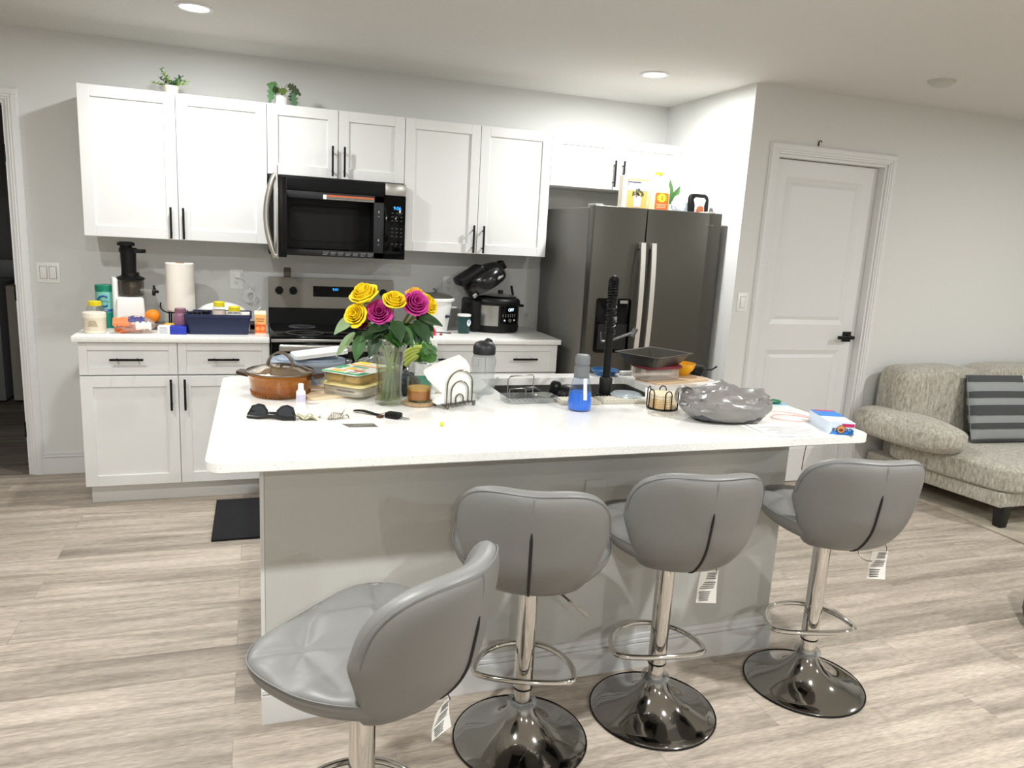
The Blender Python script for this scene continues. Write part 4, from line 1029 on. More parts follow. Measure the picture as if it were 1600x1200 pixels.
b = B(); b.box(-.215, -.18, -.03, .03, .155, .172, .005); b.build('side_handle', BPLAST, t)
# tilted crisping lid, hinged at the left column
b = B(); b.T = Matrix.Translation((-.165, 0, .20)) @ Matrix.Rotation(R(-33), 4, 'Y')
b.lathe([(.0, .03), (.125, .03), (.138, .02), (.143, .035), (.142, .085), (.125, .115), (.085, .13), (0, .135)], 52, (.135, 0, 0))
cl = b.build('crisping_lid', M('gloss_black', '#0f0f11', .22), t)
b = B(); b.T = Matrix.Translation((-.165, 0, .20)) @ Matrix.Rotation(R(-33), 4, 'Y'); b.box(-.03, .16, -.07, .07, .105, .165, .02, 3); b.build('vent_housing', BPLAST, cl)
b = B(); b.T = Matrix.Translation((-.165, 0, .20)) @ Matrix.Rotation(R(-33), 4, 'Y'); b.box(.26, .30, -.035, .035, .05, .105, .008, 3); b.build('lid_handle', BPLAST, cl)
b = B(); b.T = Matrix.Translation((-.165, 0, .20)) @ Matrix.Rotation(R(-33), 4, 'Y'); b.box(.17, .215, -.145, -.128, .045, .06, .003); b.box(-.01, .02, -.10, -.08, .02, .045, .003); b.build('steel_badge', STEEL, cl)
b = B(); b.tube([(.10, -.02, .29), (.115, -.02, .23)], .008, 8); b.build('lid_strut', BPLAST, t)

# fallen rose head on the worktop edge, petal scrap, sheet of paper on the drawer front
def rose_bloom(b, c, r, up, petals=(3, 4, 5, 5, 6), seed=0, open_=1.0):
    up = Vector(up).normalized(); ax = up.orthogonal().normalized(); ay = up.cross(ax); c = Vector(c); rnd = random.Random(seed)
    NL = len(petals)
    for L, n in enumerate(petals):
        f = (L+1)/NL
        for k in range(n):
            a = 2*pi*(k+.41*L)/n + rnd.uniform(-.2, .2); half = pi/n*1.25
            top = r*(.84 - .60*f**1.6*open_) + rnd.uniform(-.07, .07)*r; lip = r*(.08+.26*f**1.5)*rnd.uniform(.7, 1.2)
            Rm = r*(.14+.80*f**.95)
            def fn(u, v, a=a, f=f, half=half, top=top, lip=lip, Rm=Rm, L=L):
                s_ = 2*u-1
                aa = a + s_*half*(.75+.25*v)
                g = v*1.0
                rr = Rm*(math.sin(min(1, g*1.25)*pi/2))**.8 * (1 - .22*(1-f*.6)*g**2) + lip*g**5*(1-.5*s_*s_) + r*.012*k
                z = -r*.72 + (top + r*.72)*g**1.15 - lip*.9*g**8 - r*.16*g*abs(s_)**3
                rr *= 1 + .05*fnoise((aa*2.2, v*3, f*5), 1.4, seed)
                return c + ax*(rr*math.cos(aa)) + ay*(rr*math.sin(aa)) + up*z
            b.slab(fn, 8, 10, r*.02)
    return b
YROSE = M('rose_yellow', '#f8dc1c', .7); PROSE = M('rose_magenta', '#cb3a98', .7); PK2 = M('rose_pink', '#ff4f93', .6); OCHRE = M('rose_dark', '#6d1538', .6)
b = B(); rose_bloom(b, (0, 0, .024), .034, (.25, -.5, .5), (3, 4, 5), 3, 1.2)
solo(b, 'loose_rose', PK2, 'pink loose rose head lying on the worktop edge right of the vase', 'flower', (1.826, -.50, ZC+.004), ang=60)
b = B(); b.ball((0, 0, .007), (.010, .008, .007), 14, 10, lambda d: 1+.25*fnoise(d, 3, 4))
solo(b, 'dried_petal', M('petal_brown', '#a2543a', .7), 'tiny brown dried petal on the worktop near the pink rose head', 'petal', (1.888, -.50, ZC))
b = B(); b.tube(bez((0, 0, .003), (.05, .02, .004), (.09, -.02, .004), (.14, -.035, .003), 10), .003, 6)
solo(b, 'black_cable', BPLAST, 'short dark cord on the worktop under the rice cooker', 'cord', (1.83, -.385, ZC))
b = B(); b.slab(lambda u, v: (1.705 + .125*u, -.6575 - .002*math.sin(u*3+v), .894 - .20*v), 6, 8, .001)
solo(b, 'paper_sheet', M('sheet_white', '#f4f4f3', .7), 'white sheet hanging over the drawer front right of the stove', 'paper')
# ------------------------------------------------------------------ things on the island
AMB = GL('amber_glass', '#f0cb80', .22, .03, .22, '#a8741c', .8)
SMK = GL('lid_glass', '#efe9dd', .6, .03, .06, '#b8ab95', 1.0)
AMBD = GL('amber_dark', '#5a3413', .25, .05, .55, '#4a2c12', .5)
CR = -19   # heading that lines things up roughly with the counter's diagonal view
t = thing('casserole_pot', 'amber glass casserole pot with clear lid on the island', 'pot', (.927, -2.092, ZI), CR)
b = B(); b.lathe([(0, 0), (.088, 0), (.094, .004), (.100, .02), (.106, .06), (.112, .076), (.116, .078), (.112, .081), (.106, .077), (.101, .06), (.095, .02), (.086, .007), (0, .006)], 56)
b.build('bowl', AMB, t, 60)
b = B()
for k in range(56):
    a = 2*pi*k/56; b.cyl((.0985*math.cos(a), .0985*math.sin(a), .006), (.1015*math.cos(a), .1015*math.sin(a), .022), .0022, n=6)
b.build('ribbed_foot', AMB, t)
b = B(); b.lathe([(0, .008), (.085, .008), (.094, .02), (.099, .046), (.06, .05), (0, .047)], 40); b.build('stew', M('stew_ochre', '#cfa54e', .5, mottle=(40, '#a8843a', .1)), t)
for s_ in (-1, 1):
    b = B(); b.slab(lambda u, v, s_=s_: (s_*(.105+.045*u), (v-.5)*.07*(1-.45*u*u), .070+.006*u), 8, 8, .011); b.build('ear_handle', AMBD, t)
ld = thing('pot_lid', 'clear domed glass lid with arched handle on the amber pot', 'lid', (.927, -2.092, ZI+.0815), CR)
b = B(); b.lathe([(.114, .0), (.116, .004), (.112, .008), (.100, .010), (.07, .022), (.03, .029), (0, .03), (0, .027), (.03, .026), (.07, .019), (.10, .006), (.112, .002)], 56); b.build('dome', SMK, ld, 60)
b = B(); b.lathe([(.113, .0005), (.1175, .003), (.1175, .007), (.113, .009)], 56); b.build('rim', M('lid_rim_steel', '#8d8377', .25, .9), ld)
b = B(); pts = bez((-.045, 0, .024), (-.035, 0, .085), (.035, 0, .085), (.045, 0, .024), 16); b.slab(lambda u, v: (pts[int(round(u*16))].x, (v-.5)*.022, pts[int(round(u*16))].z), 16, 4, .006); b.build('handle', M('handle_smoke', '#776c5f', .15, .3), ld)

t = thing('sunglasses', 'black sunglasses lying folded on the island in front of the amber pot', 'sunglasses', (.888, -2.452, ZI), CR)
FR = M('acetate_black', '#0b0b0c', .3); LN = M('lens_dark', '#33363a', .15)
def lens_out(s_):
    return [(s_*x, z) for x, z in ((.012, .006), (.066, .004), (.071, .018), (.062, .040), (.045, .046), (.028, .043), (.016, .028))]
Tt = Matrix.Rotation(R(-24), 4, 'X')
for s_ in (-1, 1):
    o = lens_out(s_); o = o if s_ > 0 else o[::-1]
    q = B(); q.T = Tt @ Matrix.Rotation(R(90), 4, 'X'); q.prism(o, -.0015, .0015); q.build('lens', LN, t, 30)
q = B(); q.T = Tt
for s_ in (-1, 1):
    P_ = [(x, 0, z) for x, z in lens_out(s_)]; q.tube(P_, .0032, 8, closed=True)
q.tube([(-.074, 0, .007), (-.04, -.004, .004), (-.01, -.001, .010), (.01, -.001, .010), (.04, -.004, .004), (.074, 0, .007)], .0062, 8)
q.build('frame', FR, t)
for s_ in (-1, 1):
    q = B(); q.tube([(s_*.073, .004, .010), (s_*.068, .010, .022), (s_*-.01, .020+.006*s_, .016), (s_*-.055, .018+.006*s_, .010)], [.004, .0036, .003, .004], 8); q.build('temple', FR, t)

t = thing('dropper_bottle', 'tiny white bottle standing in front of the amber pot', 'bottle', (.988, -2.243, ZI))
b = B(); b.lathe([(0, 0), (.0145, 0), (.0155, .002), (.0155, .042), (.009, .05), (.008, .052)], 24); b.build('body', M('bottle_white', '#eeedf2', .4), t)
b = B(); b.lathe([(.0095, .051), (.009, .068), (.007, .07), (0, .07)], 20); b.build('cap', WPLAST, t)
wrap(.0158, .008, .034, R(210), R(330), 14).build('print', M('lilac_print', '#c3bfd6', .6), t)
b = B(); b.slab(lambda u, v: ((u-.5)*.075+.004*math.sin(9*v), (v-.5)*.045 + .006*math.sin(7*u), .007 + .007*math.sin(11*u+2*v)*(1-.3*v) + .004*math.sin(8*v+3*u)), 22, 12, .0007)
solo(b, 'banknote', M('note_green', '#9c9a7c', .8, mottle=(90, '#d8d3bb', .08)), 'crumpled greenish banknote beside the sunglasses', 'money', (.995, -2.458, ZI), -10)
t = thing('hair_clip', 'silver leaf-shaped hair clip on the island', 'hair clip', (1.088, -2.462, ZI), 8)
SIL = M('clip_silver', '#bdb8aa', .2, 1)
b = B()
for k in range(8):
    x = -.03 + .006*k; h_ = .018*math.sin(pi*(k+1)/10)
    b.tube([(x, -.012, .002), (x+.004, -.006, h_+.004), (x+.008, .008, h_)], .0014, 6)
b.tube([(-.034, -.012, .003), (-.01, -.014, .004), (.016, -.008, .006)], .0018, 6); b.tube([(-.034, -.01, .003), (-.015, .004, .02), (.012, .008, .012)], .0018, 6); b.build('fan', SIL, t)
b = B(); b.tube([(.01, 0, .01), (.022, .012, .018), (.028, .02, .03)], .0022, 6); b.tube([(.012, 0, .01), (.03, -.004, .012), (.032, -.014, .004)], .0022, 6); b.build('stem', SIL, t)
b = B(); b.prism([(-.040, -.020), (.048, -.026), (.040, .016), (-.056, .022)], 0, .0012)
t = solo(b, 'plastic_card', M('card_grey', '#77746f', .3, .3), 'flat dark grey card strip on the island in front of the vase', 'card', (1.150, -2.553, ZI), 0)
q = B()
for k in range(12): q.box(-.025+k*.005, -.022+k*.005, -.003, .003, .0011, .0016)
q.build('embossed_digits', M('card_print', '#b0aca4', .4), t)
# key bunch with black strap
t = thing('key_bunch', 'car keys on a ring with a black wrist strap on the island', 'keys', (1.225, -2.44, ZI), -38)
b = B(); b.slab(lambda u, v: (-.095+.095*u, (v-.5)*.014, .006+.003*math.sin(u*5)), 12, 3, .004); b.build('strap', BLACK, t)
COP = M('ring_copper', '#7f5d4a', .3, .9)
b = B(); b.tube([(.016+.014*math.cos(2*pi*i/24), .004+.011*math.sin(2*pi*i/24), .008+.004*math.sin(2*pi*i/24+1)) for i in range(24)], .0014, 6, closed=True); b.tube([(.008+.009*math.cos(2*pi*i/20), -.008+.008*math.sin(2*pi*i/20), .004) for i in range(20)], .0016, 6, closed=True); b.build('ring', COP, t)
b = B(); b.prism(rrect(.024, .076, -.020, .018, .010, 4), .001, .018, .004); b.build('key_fob', BPLAST, t)
b = B(); b.box(.074, .106, -.006, .001, .004, .0065); b.build('key_blade', STEEL, t)
b = B(); b.box(.002, .02, -.03, -.012, .001, .006, .002); b.build('charm', COP, t)
b = B(); b.ball((0, 0, .0075), .0075, 14, 10)
solo(b, 'grape', M('pea_green', '#c8cf3a', .4), 'tiny yellow-green grape alone on the bare island top', 'grape', (1.394, -2.593, ZI))

# vase and roses
VX, VY = 1.281, -2.272
t = thing('vase', 'tall flared clear glass vase holding roses', 'vase', (VX, VY, ZI))
prof = [(.0, 0), (.040, 0), (.047, .006), (.046, .02), (.042, .05), (.041, .09), (.045, .14), (.053, .19), (.064, .232), (.066, .236)]
def flute(r, z, a, k=.05): return r*(1 + k*math.cos(8*a))
b = B(); na = 64
for inner in (0, 1):
    pr_ = prof if not inner else [(max(0, r-.0028), max(z, .016)) for r, z in prof[1:]][::-1]
    b.grid(lambda u, v: (flute(pr_[int(round(v*(len(pr_)-1)))][0], 0, 2*pi*u)*math.cos(2*pi*u), flute(pr_[int(round(v*(len(pr_)-1)))][0], 0, 2*pi*u)*math.sin(2*pi*u), pr_[int(round(v*(len(pr_)-1)))][1]), na, len(pr_)-1, cu=True)
b.build('glass', GL('vase_glass', '#f6f8f4', .3, .02, .015, '#d8dcd2', 1.0), t, 60)
b = B(); b.lathe([(0, .017), (.038, .018), (.037, .05), (.036, .09), (.039, .125), (0, .126)], 32); b.build('water', GL('vase_water', '#dbe0c2', .06, .02, .03, '#8a9060', .2), t)
STEM = M('stem_green', '#75893a', .55); LEAF = M('rose_leaf', '#2f5a22', .5); LEAFP = M('leaf_pale', '#7d9468', .55); LEAFD = M('leaf_dark', '#1f3f1c', .5)
def leaf(b, base, d, L, W, nrm=(0, 0, 1), droop=.25, fold=.25):
    d = Vector(d).normalized(); nrm = Vector(nrm); side = d.cross(nrm).normalized(); nrm = side.cross(d); base = Vector(base)
    def fn(u, v):
        w_ = W*math.sin(pi*(.04+.92*u)**.85)*(1-.15*u)
        s_ = (v-.5)*2
        return base + d*(L*u) + side*(w_*s_*.5) + nrm*(fold*abs(s_)*w_*.5 - droop*L*u*u + .03*W*math.sin(9*u)*abs(s_))
    return b.slab(fn, 12, 6, .0012)
ROSES = [  # label, material, bloom xyz, radius, up, leaves
 ('yellow rose at the upper left of the bouquet', YROSE, (1.186, -2.285, 1.296), .046, (-.45, -.35, .8), [((-.03, 0, -.08), (-.8, -.3, -.5), .085, .045, LEAFP)]),
 ('yellow rose lowest on the left of the bouquet', YROSE, (1.160, -2.30, 1.226), .036, (-.55, -.7, .35), [((0, .01, -.06), (-.75, -.2, -.75), .10, .032, LEAFP), ((.02, 0, -.07), (-.3, -.5, -.9), .085, .048, LEAF)]),
 ('magenta rose at the left, between yellow ones', PROSE, (1.238, -2.30, 1.236), .039, (-.15, -.75, .35), [((.0, .0, -.07), (-.45, -.55, -.8), .09, .05, LEAFD), ((.02, 0, -.06), (.4, -.6, -.4), .08, .05, LEAF)]),
 ('yellow rose at the top middle of the bouquet', YROSE, (1.283, -2.325, 1.283), .037, (.05, -.55, .7), [((0, -.02, -.07), (.1, -.8, -.45), .09, .055, LEAFD), ((.02, 0, -.09), (.5, -.5, -.6), .08, .05, LEAF)]),
 ('magenta rose at the right, largest of the pink ones', PROSE, (1.363, -2.295, 1.270), .042, (.12, -.8, .4), [((0, 0, -.06), (.3, -.7, -.5), .10, .06, LEAFD), ((.01, 0, -.05), (.9, -.3, -.12), .085, .05, LEAFD)]),
 ('yellow rose at the far right of the bouquet', YROSE, (1.415, -2.255, 1.262), .036, (.5, -.5, .4), [((-.02, 0, -.05), (.3, -.6, -.5), .08, .045, LEAF), ((-.04, 0, -.06), (.1, -.4, -.7), .08, .045, LEAFD)]),
 ('yellow rose with peach tips behind the right magenta rose', M('rose_peach', '#f6c04a', .6), (1.372, -2.235, 1.295), .033, (.05, -.3, .9), [((0, 0, -.06), (.7, .2, -.3), .08, .045, LEAFD)]),
 ('dark magenta rose hidden under the right yellow rose', OCHRE, (1.398, -2.27, 1.222), .030, (.4, -.7, .1), [((-.02, 0, -.03), (-.2, -.6, -.5), .07, .045, LEAFD)]),
 ('dark red rosebud under the lowest left yellow rose', OCHRE, (1.185, -2.265, 1.198), .022, (-.3, -.7, .2), [((0, 0, -.03), (-.2, -.7, -.6), .07, .045, LEAFD)])]
for i, (lab, mt, c, r, up, lv) in enumerate(ROSES):
    a = 2*pi*i/len(ROSES); bx_, by_ = VX+.024*math.cos(a), VY+.024*math.sin(a)
    t = thing('rose', lab, 'rose', (bx_, by_, ZI+.019), 0, 'roses in the glass vase')
    o = Vector((bx_, by_, ZI+.019)); C_ = Vector(c)-o; U_ = Vector(up).normalized()
    neck = Vector((VX + (c[0]-VX)*.30, VY + (c[1]-VY)*.30, ZI+.225)) - o
    b = B(); b.tube(bez((0, 0, 0), (0, 0, .09), neck*.8+Vector((0, 0, .0)), neck, 8)[:-1] + bez(neck, neck + Vector((0, 0, .04)), C_ - U_*(r+.04), C_ - U_*r*.5, 8), .0036, 7); b.build('stem', STEM, t)
    b = B(); rose_bloom(b, C_, r*.96, up, (3, 4, 5, 5, 6), i+1, (1.0, .8, .9, 1.1)[i % 4]); bl = b.build('bloom', mt, t, 70)
    b = B()
    for k in range(5):
        aa = 2*pi*k/5; axx = U_.orthogonal().normalized(); ayy = U_.cross(axx); leaf(b, C_-U_*r*.5, axx*math.cos(aa)+ayy*math.sin(aa)+U_*.3, r*.8, r*.4, U_)
    b.build('sepals', LEAF, t)
    for (p, d, L, W, lm) in lv:
        b = B(); leaf(b, C_ + Vector(p), d, L, W, (0, -.6, .8)); b.build('leaf', lm, t, 70)
rl = random.Random(5)
for k in range(16):
    host = [o for o in bpy.data.objects if o.name.startswith('rose') and o.get('category') == 'rose'][k % 9]
    a = rl.uniform(0, 2*pi); z = rl.uniform(.235, .285); b = B()
    p = Vector((VX+.03*math.cos(a), VY+.03*math.sin(a), ZI+z)) - host.location
    leaf(b, p, (math.cos(a), math.sin(a)-.25, rl.uniform(-.5, .25)), rl.uniform(.07, .10), rl.uniform(.04, .055), (0, -.5, .8)); b.build('leaf', rl.choice([LEAF, LEAFD, LEAFD]), host, 70)

# bakery trays on a pale board
b = B(); b.prism(rrect(-.16, .16, -.1, .1, .02, 5), 0, .01, .003)
solo(b, 'cutting_board', M('board_pale', '#dcc9ab', .6), 'pale thin cutting board under the stacked food trays', 'board', (1.14, -2.06, ZI), 20)
t = thing('food_tray', 'clear food tray with pale yellow rim, bottom of the stack by the vase', 'tray', (1.207, -2.085, ZI+.0105), 48)
CT = GL('tray_clear', '#f2efe8', .15, .08, .38, '#ddd8cc', .4)
def lobed(w, d, n=2, amp=.0):
    return rrect(-w/2, w/2, -d/2, d/2, .025, 5)
b = B(); b.prism(lobed(.24, .17), 0, .036, .006); b.build('tray_body', CT, t)
b = B(); b.prism(rrect(-.13, .13, -.095, .095, .02, 5), .036, .039, .001); b.build('rim', M('rim_yellow', '#e6d79a', .4), t)
for k in range(2):
    b = B(); b.prism(rrect(-.105+.11*k, -.008+.11*k, -.07, .07, .02, 4), .004, .03, .008); b.build('filling', M('filling_white', '#e8e0cf', .6), t)
b = B()
for k in range(9): b.box(-.1215, -.1203, -.055+k*.008, -.049+k*.008, .016, .022)
b.build('lid_print', M('print_dark', '#6d6560', .6), t)
t = thing('food_tray', 'clear food tray with colourful film on top of the stack by the vase', 'tray', (1.207, -2.075, ZI+.0505), 44)
b = B(); b.prism(lobed(.225, .16), 0, .036, .008); b.build('tray_body', GL('tray_honey', '#efe2b8', .15, .08, .30, '#e0cf9a', .4), t)
for k in range(2):
    for j in range(2):
        b = B(); b.prism(rrect(-.1+.105*k, -.005+.105*k, -.07+.072*j, -.004+.072*j, .02, 4), .003, .028, .01); b.build('filling', M('filling_yellow', '#e3c46e', .6), t)
fl = B().prism(rrect(-.122, .122, -.088, .088, .02, 5), .036, .0385, .001).build('film_lid', M('film_white', '#e9e6dd', .35), t)
rf = random.Random(9)
for x0, x1, y0, y1, hx in ((-.121, -.10, -.087, .087, '#3fae7a'), (-.098, -.05, -.087, -.06, '#2f9e6c'), (-.05, .02, .055, .085, '#2f9e6c'), (-.095, -.06, .01, .06, '#f2b53a'), (-.055, -.03, -.05, -.005, '#e07a44'), (-.04, -.005, .0, .045, '#f4cf4e'), (.0, .035, -.07, -.03, '#dfe3e6'), (.01, .03, -.02, .05, '#4bb07c'), (.04, .055, -.085, .085, '#e8973c'), (.062, .074, -.085, .085, '#efe6c8'), (.08, .121, .03, .087, '#f0dc3c'), (.085, .12, -.07, .02, '#f3ead0'), (-.09, -.065, -.045, -.01, '#c9d0d6')):
    b = B(); b.prism([(x0+rf.uniform(0, .006), y0), (x1, y0+rf.uniform(0, .008)), (x1-rf.uniform(0, .008), y1), (x0, y1-rf.uniform(0, .01))], .0386, .0394); b.build('film_print', M('film'+hx, hx, .4), fl)
for k in range(16):
    b = B(); u, v = rf.uniform(-.1, .11), rf.uniform(-.075, .075); b.cyl((u, v, .0392), (u, v, .0398), rf.uniform(.003, .006), n=8); b.build('film_print', M(*(('filmdot1', '#d95a3a', .4), ('filmdot2', '#f7f3ea', .4), ('filmdot3', '#e9b23a', .4))[k % 3]), fl)
# grey tub, lid leaning over it, clear cups, produce
t = thing('storage_tub', 'large blue-grey plastic tub at the back of the island behind the amber pot', 'tub', (1.035, -1.875, ZI), -8)
b = B(); o1 = rrect(-.115, .115, -.07, .07, .05, 8); o2 = rrect(-.135, .135, -.09, .09, .06, 8); k = len(o1)
rr = [[(x, y, 0) for x, y in o1], [(x, y, .075) for x, y in o2], [(x*.97, y*.97, .075) for x, y in o2], [(x*.96, y*.96, .004) for x, y in o1]]
b.add(sum(rr, []), [(a*k+q, a*k+(q+1) % k, (a+1)*k+(q+1) % k, (a+1)*k+q) for a in range(3) for q in range(k)] + [tuple(range(k))[::-1], tuple(3*k+q for q in range(k))]); b.build('tub_body', M('tub_greyblue', '#8f97a3', .35), t)
b = B(); b.prism([(x*1.03, y*1.03) for x, y in o2], .0755, .09, .004); b.prism([(x*.85, y*.85) for x, y in o2], .088, .098, .004); b.build('lid', GL('lid_blue', '#c9d4e4', .2, .1, .6, '#b9c6d8', .4), t)
b = B(); b.T = Matrix.Rotation(R(-6), 4, 'Y')
for k in range(3): b.prism(rrect(-.10, .10, -.06, .06, .02, 5), .0+.005*k, .0042+.005*k, .001)
solo(b, 'lid_stack', M('lid_white_stack', '#eceff2', .4), 'stacked flat white lids slanting on the blue-grey tub', 'lid', (1.075, -1.90, ZI+.112), 8)
t = thing('clear_cup', 'small clear cup behind the stacked food trays', 'cup', (1.165, -1.865, ZI))
b = B(); b.lathe([(0, 0), (.026, 0), (.034, .075), (.036, .078), (.033, .076), (.025, .004), (0, .004)], 28); b.build('cup', CPLAST, t)
b = B(); b.lathe([(.0345, .076), (.0385, .079), (.0385, .084), (0, .084)], 28); b.build('lid', CPLAST, t)
FILM = GL('clear_film', '#f4f5f4', .3, .1, .10, '#e2e4e4', .75)
def crumple(b, c, r, seed, amp=.22, n=44):
    def k(d):
        v = abs(fnoise(d, 2.3, seed)); w_ = abs(fnoise(d, 5.1, seed+3)); return 1 + amp*(.9-2.2*v) + amp*.55*(.6-2*w_) + .05*fnoise(d, 12, seed+5)
    b.ball(c, r, n, n//2, k); b.v = [(x, y, max(z, .001)) for x, y, z in b.v]; return b
b = crumple(B(), (0, 0, .048), (.085, .07, .05), 11)
solo(b, 'plastic_bag', FILM, 'crumpled clear plastic bag behind the vase', 'bag', (1.29, -1.90, ZI), 0, None, 25)
t = thing('produce_bag', 'clear produce bag with teal print between vase and napkins', 'bag', (1.445, -2.02, ZI))
crumple(B(), (0, 0, .045), (.062, .05, .05), 15).build('film', FILM, t, 25)
b = B(); b.slab(lambda u, v: (-.04+.07*u, -.050-.004*math.sin(3*u), .015+.045*v), 8, 6, .001); b.build('teal_print', M('bag_teal', '#3f9c86', .5), t)
t = thing('bok_choy', 'leafy green vegetable with pale stalks lying on the produce bag', 'vegetable', (1.455, -1.95, ZI+.085))
b = B(); b.ball((.015, 0, .045), (.05, .045, .045), 32, 18, lambda d: 1 + .3*fnoise(d, 3.2, 21) + .12*fnoise(d, 8, 4)); b.build('leaves', M('choy_green', '#26551c', .4, mottle=(30, '#4f8a2c', .15)), t, 50)
for k in range(4):
    b = B(); b.tube(bez((-.06, -.01+.008*k, -.006+.014*k), (-.04, -.02+.008*k, .02+.014*k), (-.02, -.03, .03+.012*k), (0, -.025, .05+.006*k), 8), [.008]*4+[.011]*5, 8); b.build('stalk', M('choy_pale', '#b9c75a', .45), t)
b = crumple(B(), (0, 0, .04), (.05, .045, .042), 19)
solo(b, 'dark_bundle', M('bundle_dark', '#2d3033', .6), 'small dark bundle between the vase and the amber candle', 'bundle', (1.36, -2.12, ZI), 0, None, 40)

# candle glass on a rope coaster
b = B()
for r_, z in ((.052, .006), (.043, .006), (.033, .006), (.022, .006), (.011, .006)):
    b.tube([(r_*math.cos(2*pi*i/40), r_*math.sin(2*pi*i/40), z) for i in range(40)], .0062, 8, closed=True)
solo(b, 'rope_coaster', M('rope_tan', '#bfa27c', .85, bump=(250, .8)), 'round tan rope coaster under the amber candle', 'coaster', (1.385, -2.285, ZI))
t = thing('candle_glass', 'glass tumbler with amber candle wax beside the vase', 'candle', (1.385, -2.285, ZI+.0125))
b = B(); b.lathe([(0, 0), (.038, 0), (.042, .004), (.043, .082), (.0415, .083), (.040, .006), (0, .006)], 40); b.build('glass', CLEAR, t, 60)
b = B(); b.lathe([(0, .007), (.0395, .007), (.0395, .040), (0, .040)], 36); b.build('wax', M('wax_amber', '#b8651c', .35), t)
b = B(); b.lathe([(0, .0402), (.0392, .0402), (.0392, .050), (0, .050)], 36); b.build('wax_top', M('wax_light', '#d99a4a', .35), t)
# napkins
NH = (1.505, -2.318, ZI)
t = thing('napkin_holder', 'chrome wire napkin holder with three nested arches', 'napkin holder', NH, 26)
for yy in (-.026, .026):
    b = B()
    for r_, h_ in ((.058, .075), (.039, .055), (.017, .03)):
        b.tube([(-r_, yy, .012)] + [(r_*math.cos(pi-pi*i/18), yy, h_ + r_*math.sin(pi*i/18)*.95) for i in range(19)] + [(r_, yy, .012)], .0026, 8)
    b.tube([(-.075, yy, .013), (.075, yy, .013)], .003, 8)
    b.build('wire_arches', M('holder_chrome', '#7d7a74', .2, 1), t)
b = B()
for k in range(7): b.tube([(-.06+.02*k, -.034, .012), (-.06+.02*k, .034, .012)], .0026, 6)
for x in (-.06, .06):
    for y in (-.034, .034): b.ball((x, y, .007), .007, 10, 8)
b.build('base_wires', M('holder_chrome'), t)
t = thing('napkin_stack', 'stack of white paper napkins fanned to the left in the holder', 'napkins', NH, 26)
NAP = M('napkin_white', '#f3f1ea', .9)
for k in range(6):
    off = -.018 + .0068*k; g = .006*k
    P_ = [(-.085-g*.3, .018), (-.070, .055), (-.105-g, .108), (-.125-g, .137), (-.05, .160), (.030, .176-g*.4), (.048, .14), (.053, .09), (.05, .018), (-.01, .016)]
    b = B(); b.T = Matrix.Rotation(R(90), 4, 'X'); b.prism(P_, off-.0030, off+.0030, .001); b.build('napkin', NAP, t, 30)

t = thing('water_bottle', 'clear plastic water bottle with black lid behind the napkins', 'water bottle', (1.668, -2.115, ZI))
b = B(); b.lathe([(0, 0), (.042, 0), (.046, .004), (.046, .04), (.043, .06), (.043, .085), (.047, .11), (.047, .13), (.042, .143), (.038, .146), (.038, .15)], 40); b.build('body', GL('bottle_clear', '#eef0f0', .22, .04, .12, '#dfe2e2', .6), t, 60)
b = B(); b.lathe([(.039, .143), (.041, .145), (.041, .151), (.039, .152)], 36); b.build('neck_ring', M('ring_grey', '#9b9da0', .4), t)
b = B(); b.lathe([(.042, .151), (.043, .155), (.043, .178), (.035, .193), (.02, .2), (0, .202)], 36); b.build('lid', M('lid_black', '#1c1b20', .45), t)
b = B(); b.tube(arc((.014, 0, .193), .014, -.2, pi+.2, 12, 'xz'), .005, 8); b.build('carry_loop', M('lid_black'), t)
b = B(); b.T = Matrix.Rotation(R(-42), 4, 'Y'); b.prism(rrect(-.055, .055, -.04, .04, .01, 4), 0, .002)
solo(b, 'plastic_cover', CPLAST, 'clear plastic cover leaning between napkins and the sponge tray', 'lid', (1.655, -2.225, ZI+.04), -10)
# sponge tray
t = thing('sponge_tray', 'clear tray with wire sponge rack beside the sink', 'tray', (1.80, -2.268, ZI), 4)
b = B(); o1 = rrect(-.10, .10, -.05, .045, .02, 6); k = len(o1)
rr = [[(x, y, 0) for x, y in o1], [(x*1.04, y*1.06, .022) for x, y in o1], [(x*1.0, y*1.0, .022) for x, y in o1], [(x*.96, y*.94, .004) for x, y in o1]]
b.add(sum(rr, []), [(a*k+q, a*k+(q+1) % k, (a+1)*k+(q+1) % k, (a+1)*k+q) for a in range(3) for q in range(k)] + [tuple(range(k))[::-1], tuple(3*k+q for q in range(k))]); b.build('tray_body', CPLAST, t)
b = B(); b.tube([(-.085, .0, .006), (-.085, 0, .082), (-.075, 0, .094), (.012, 0, .098), (.018, 0, .092), (.012, -.01, .006)], .0022, 8); b.tube([(-.09, -.03, .006), (-.09, -.03, .05), (-.085, -.03, .054), (-.03, -.03, .054), (-.025, -.03, .05), (-.025, -.03, .006)], .0018, 8)
for k in range(6): b.tube([(-.088+.02*k, -.04, .008), (-.088+.02*k, .03, .008)], .0016, 6)
b.build('wire_rack', WIRE, t)
b = B(); b.lathe([(0, .006), (.03, .007), (.042, .016), (.044, .018), (.03, .010), (0, .009)], 32, (.055, 0, .006), 1, .75); b.build('round_dish', GL('dish_glass', '#e9ebe6', .3, .03, .15, '#c9ccc4', .7), t)
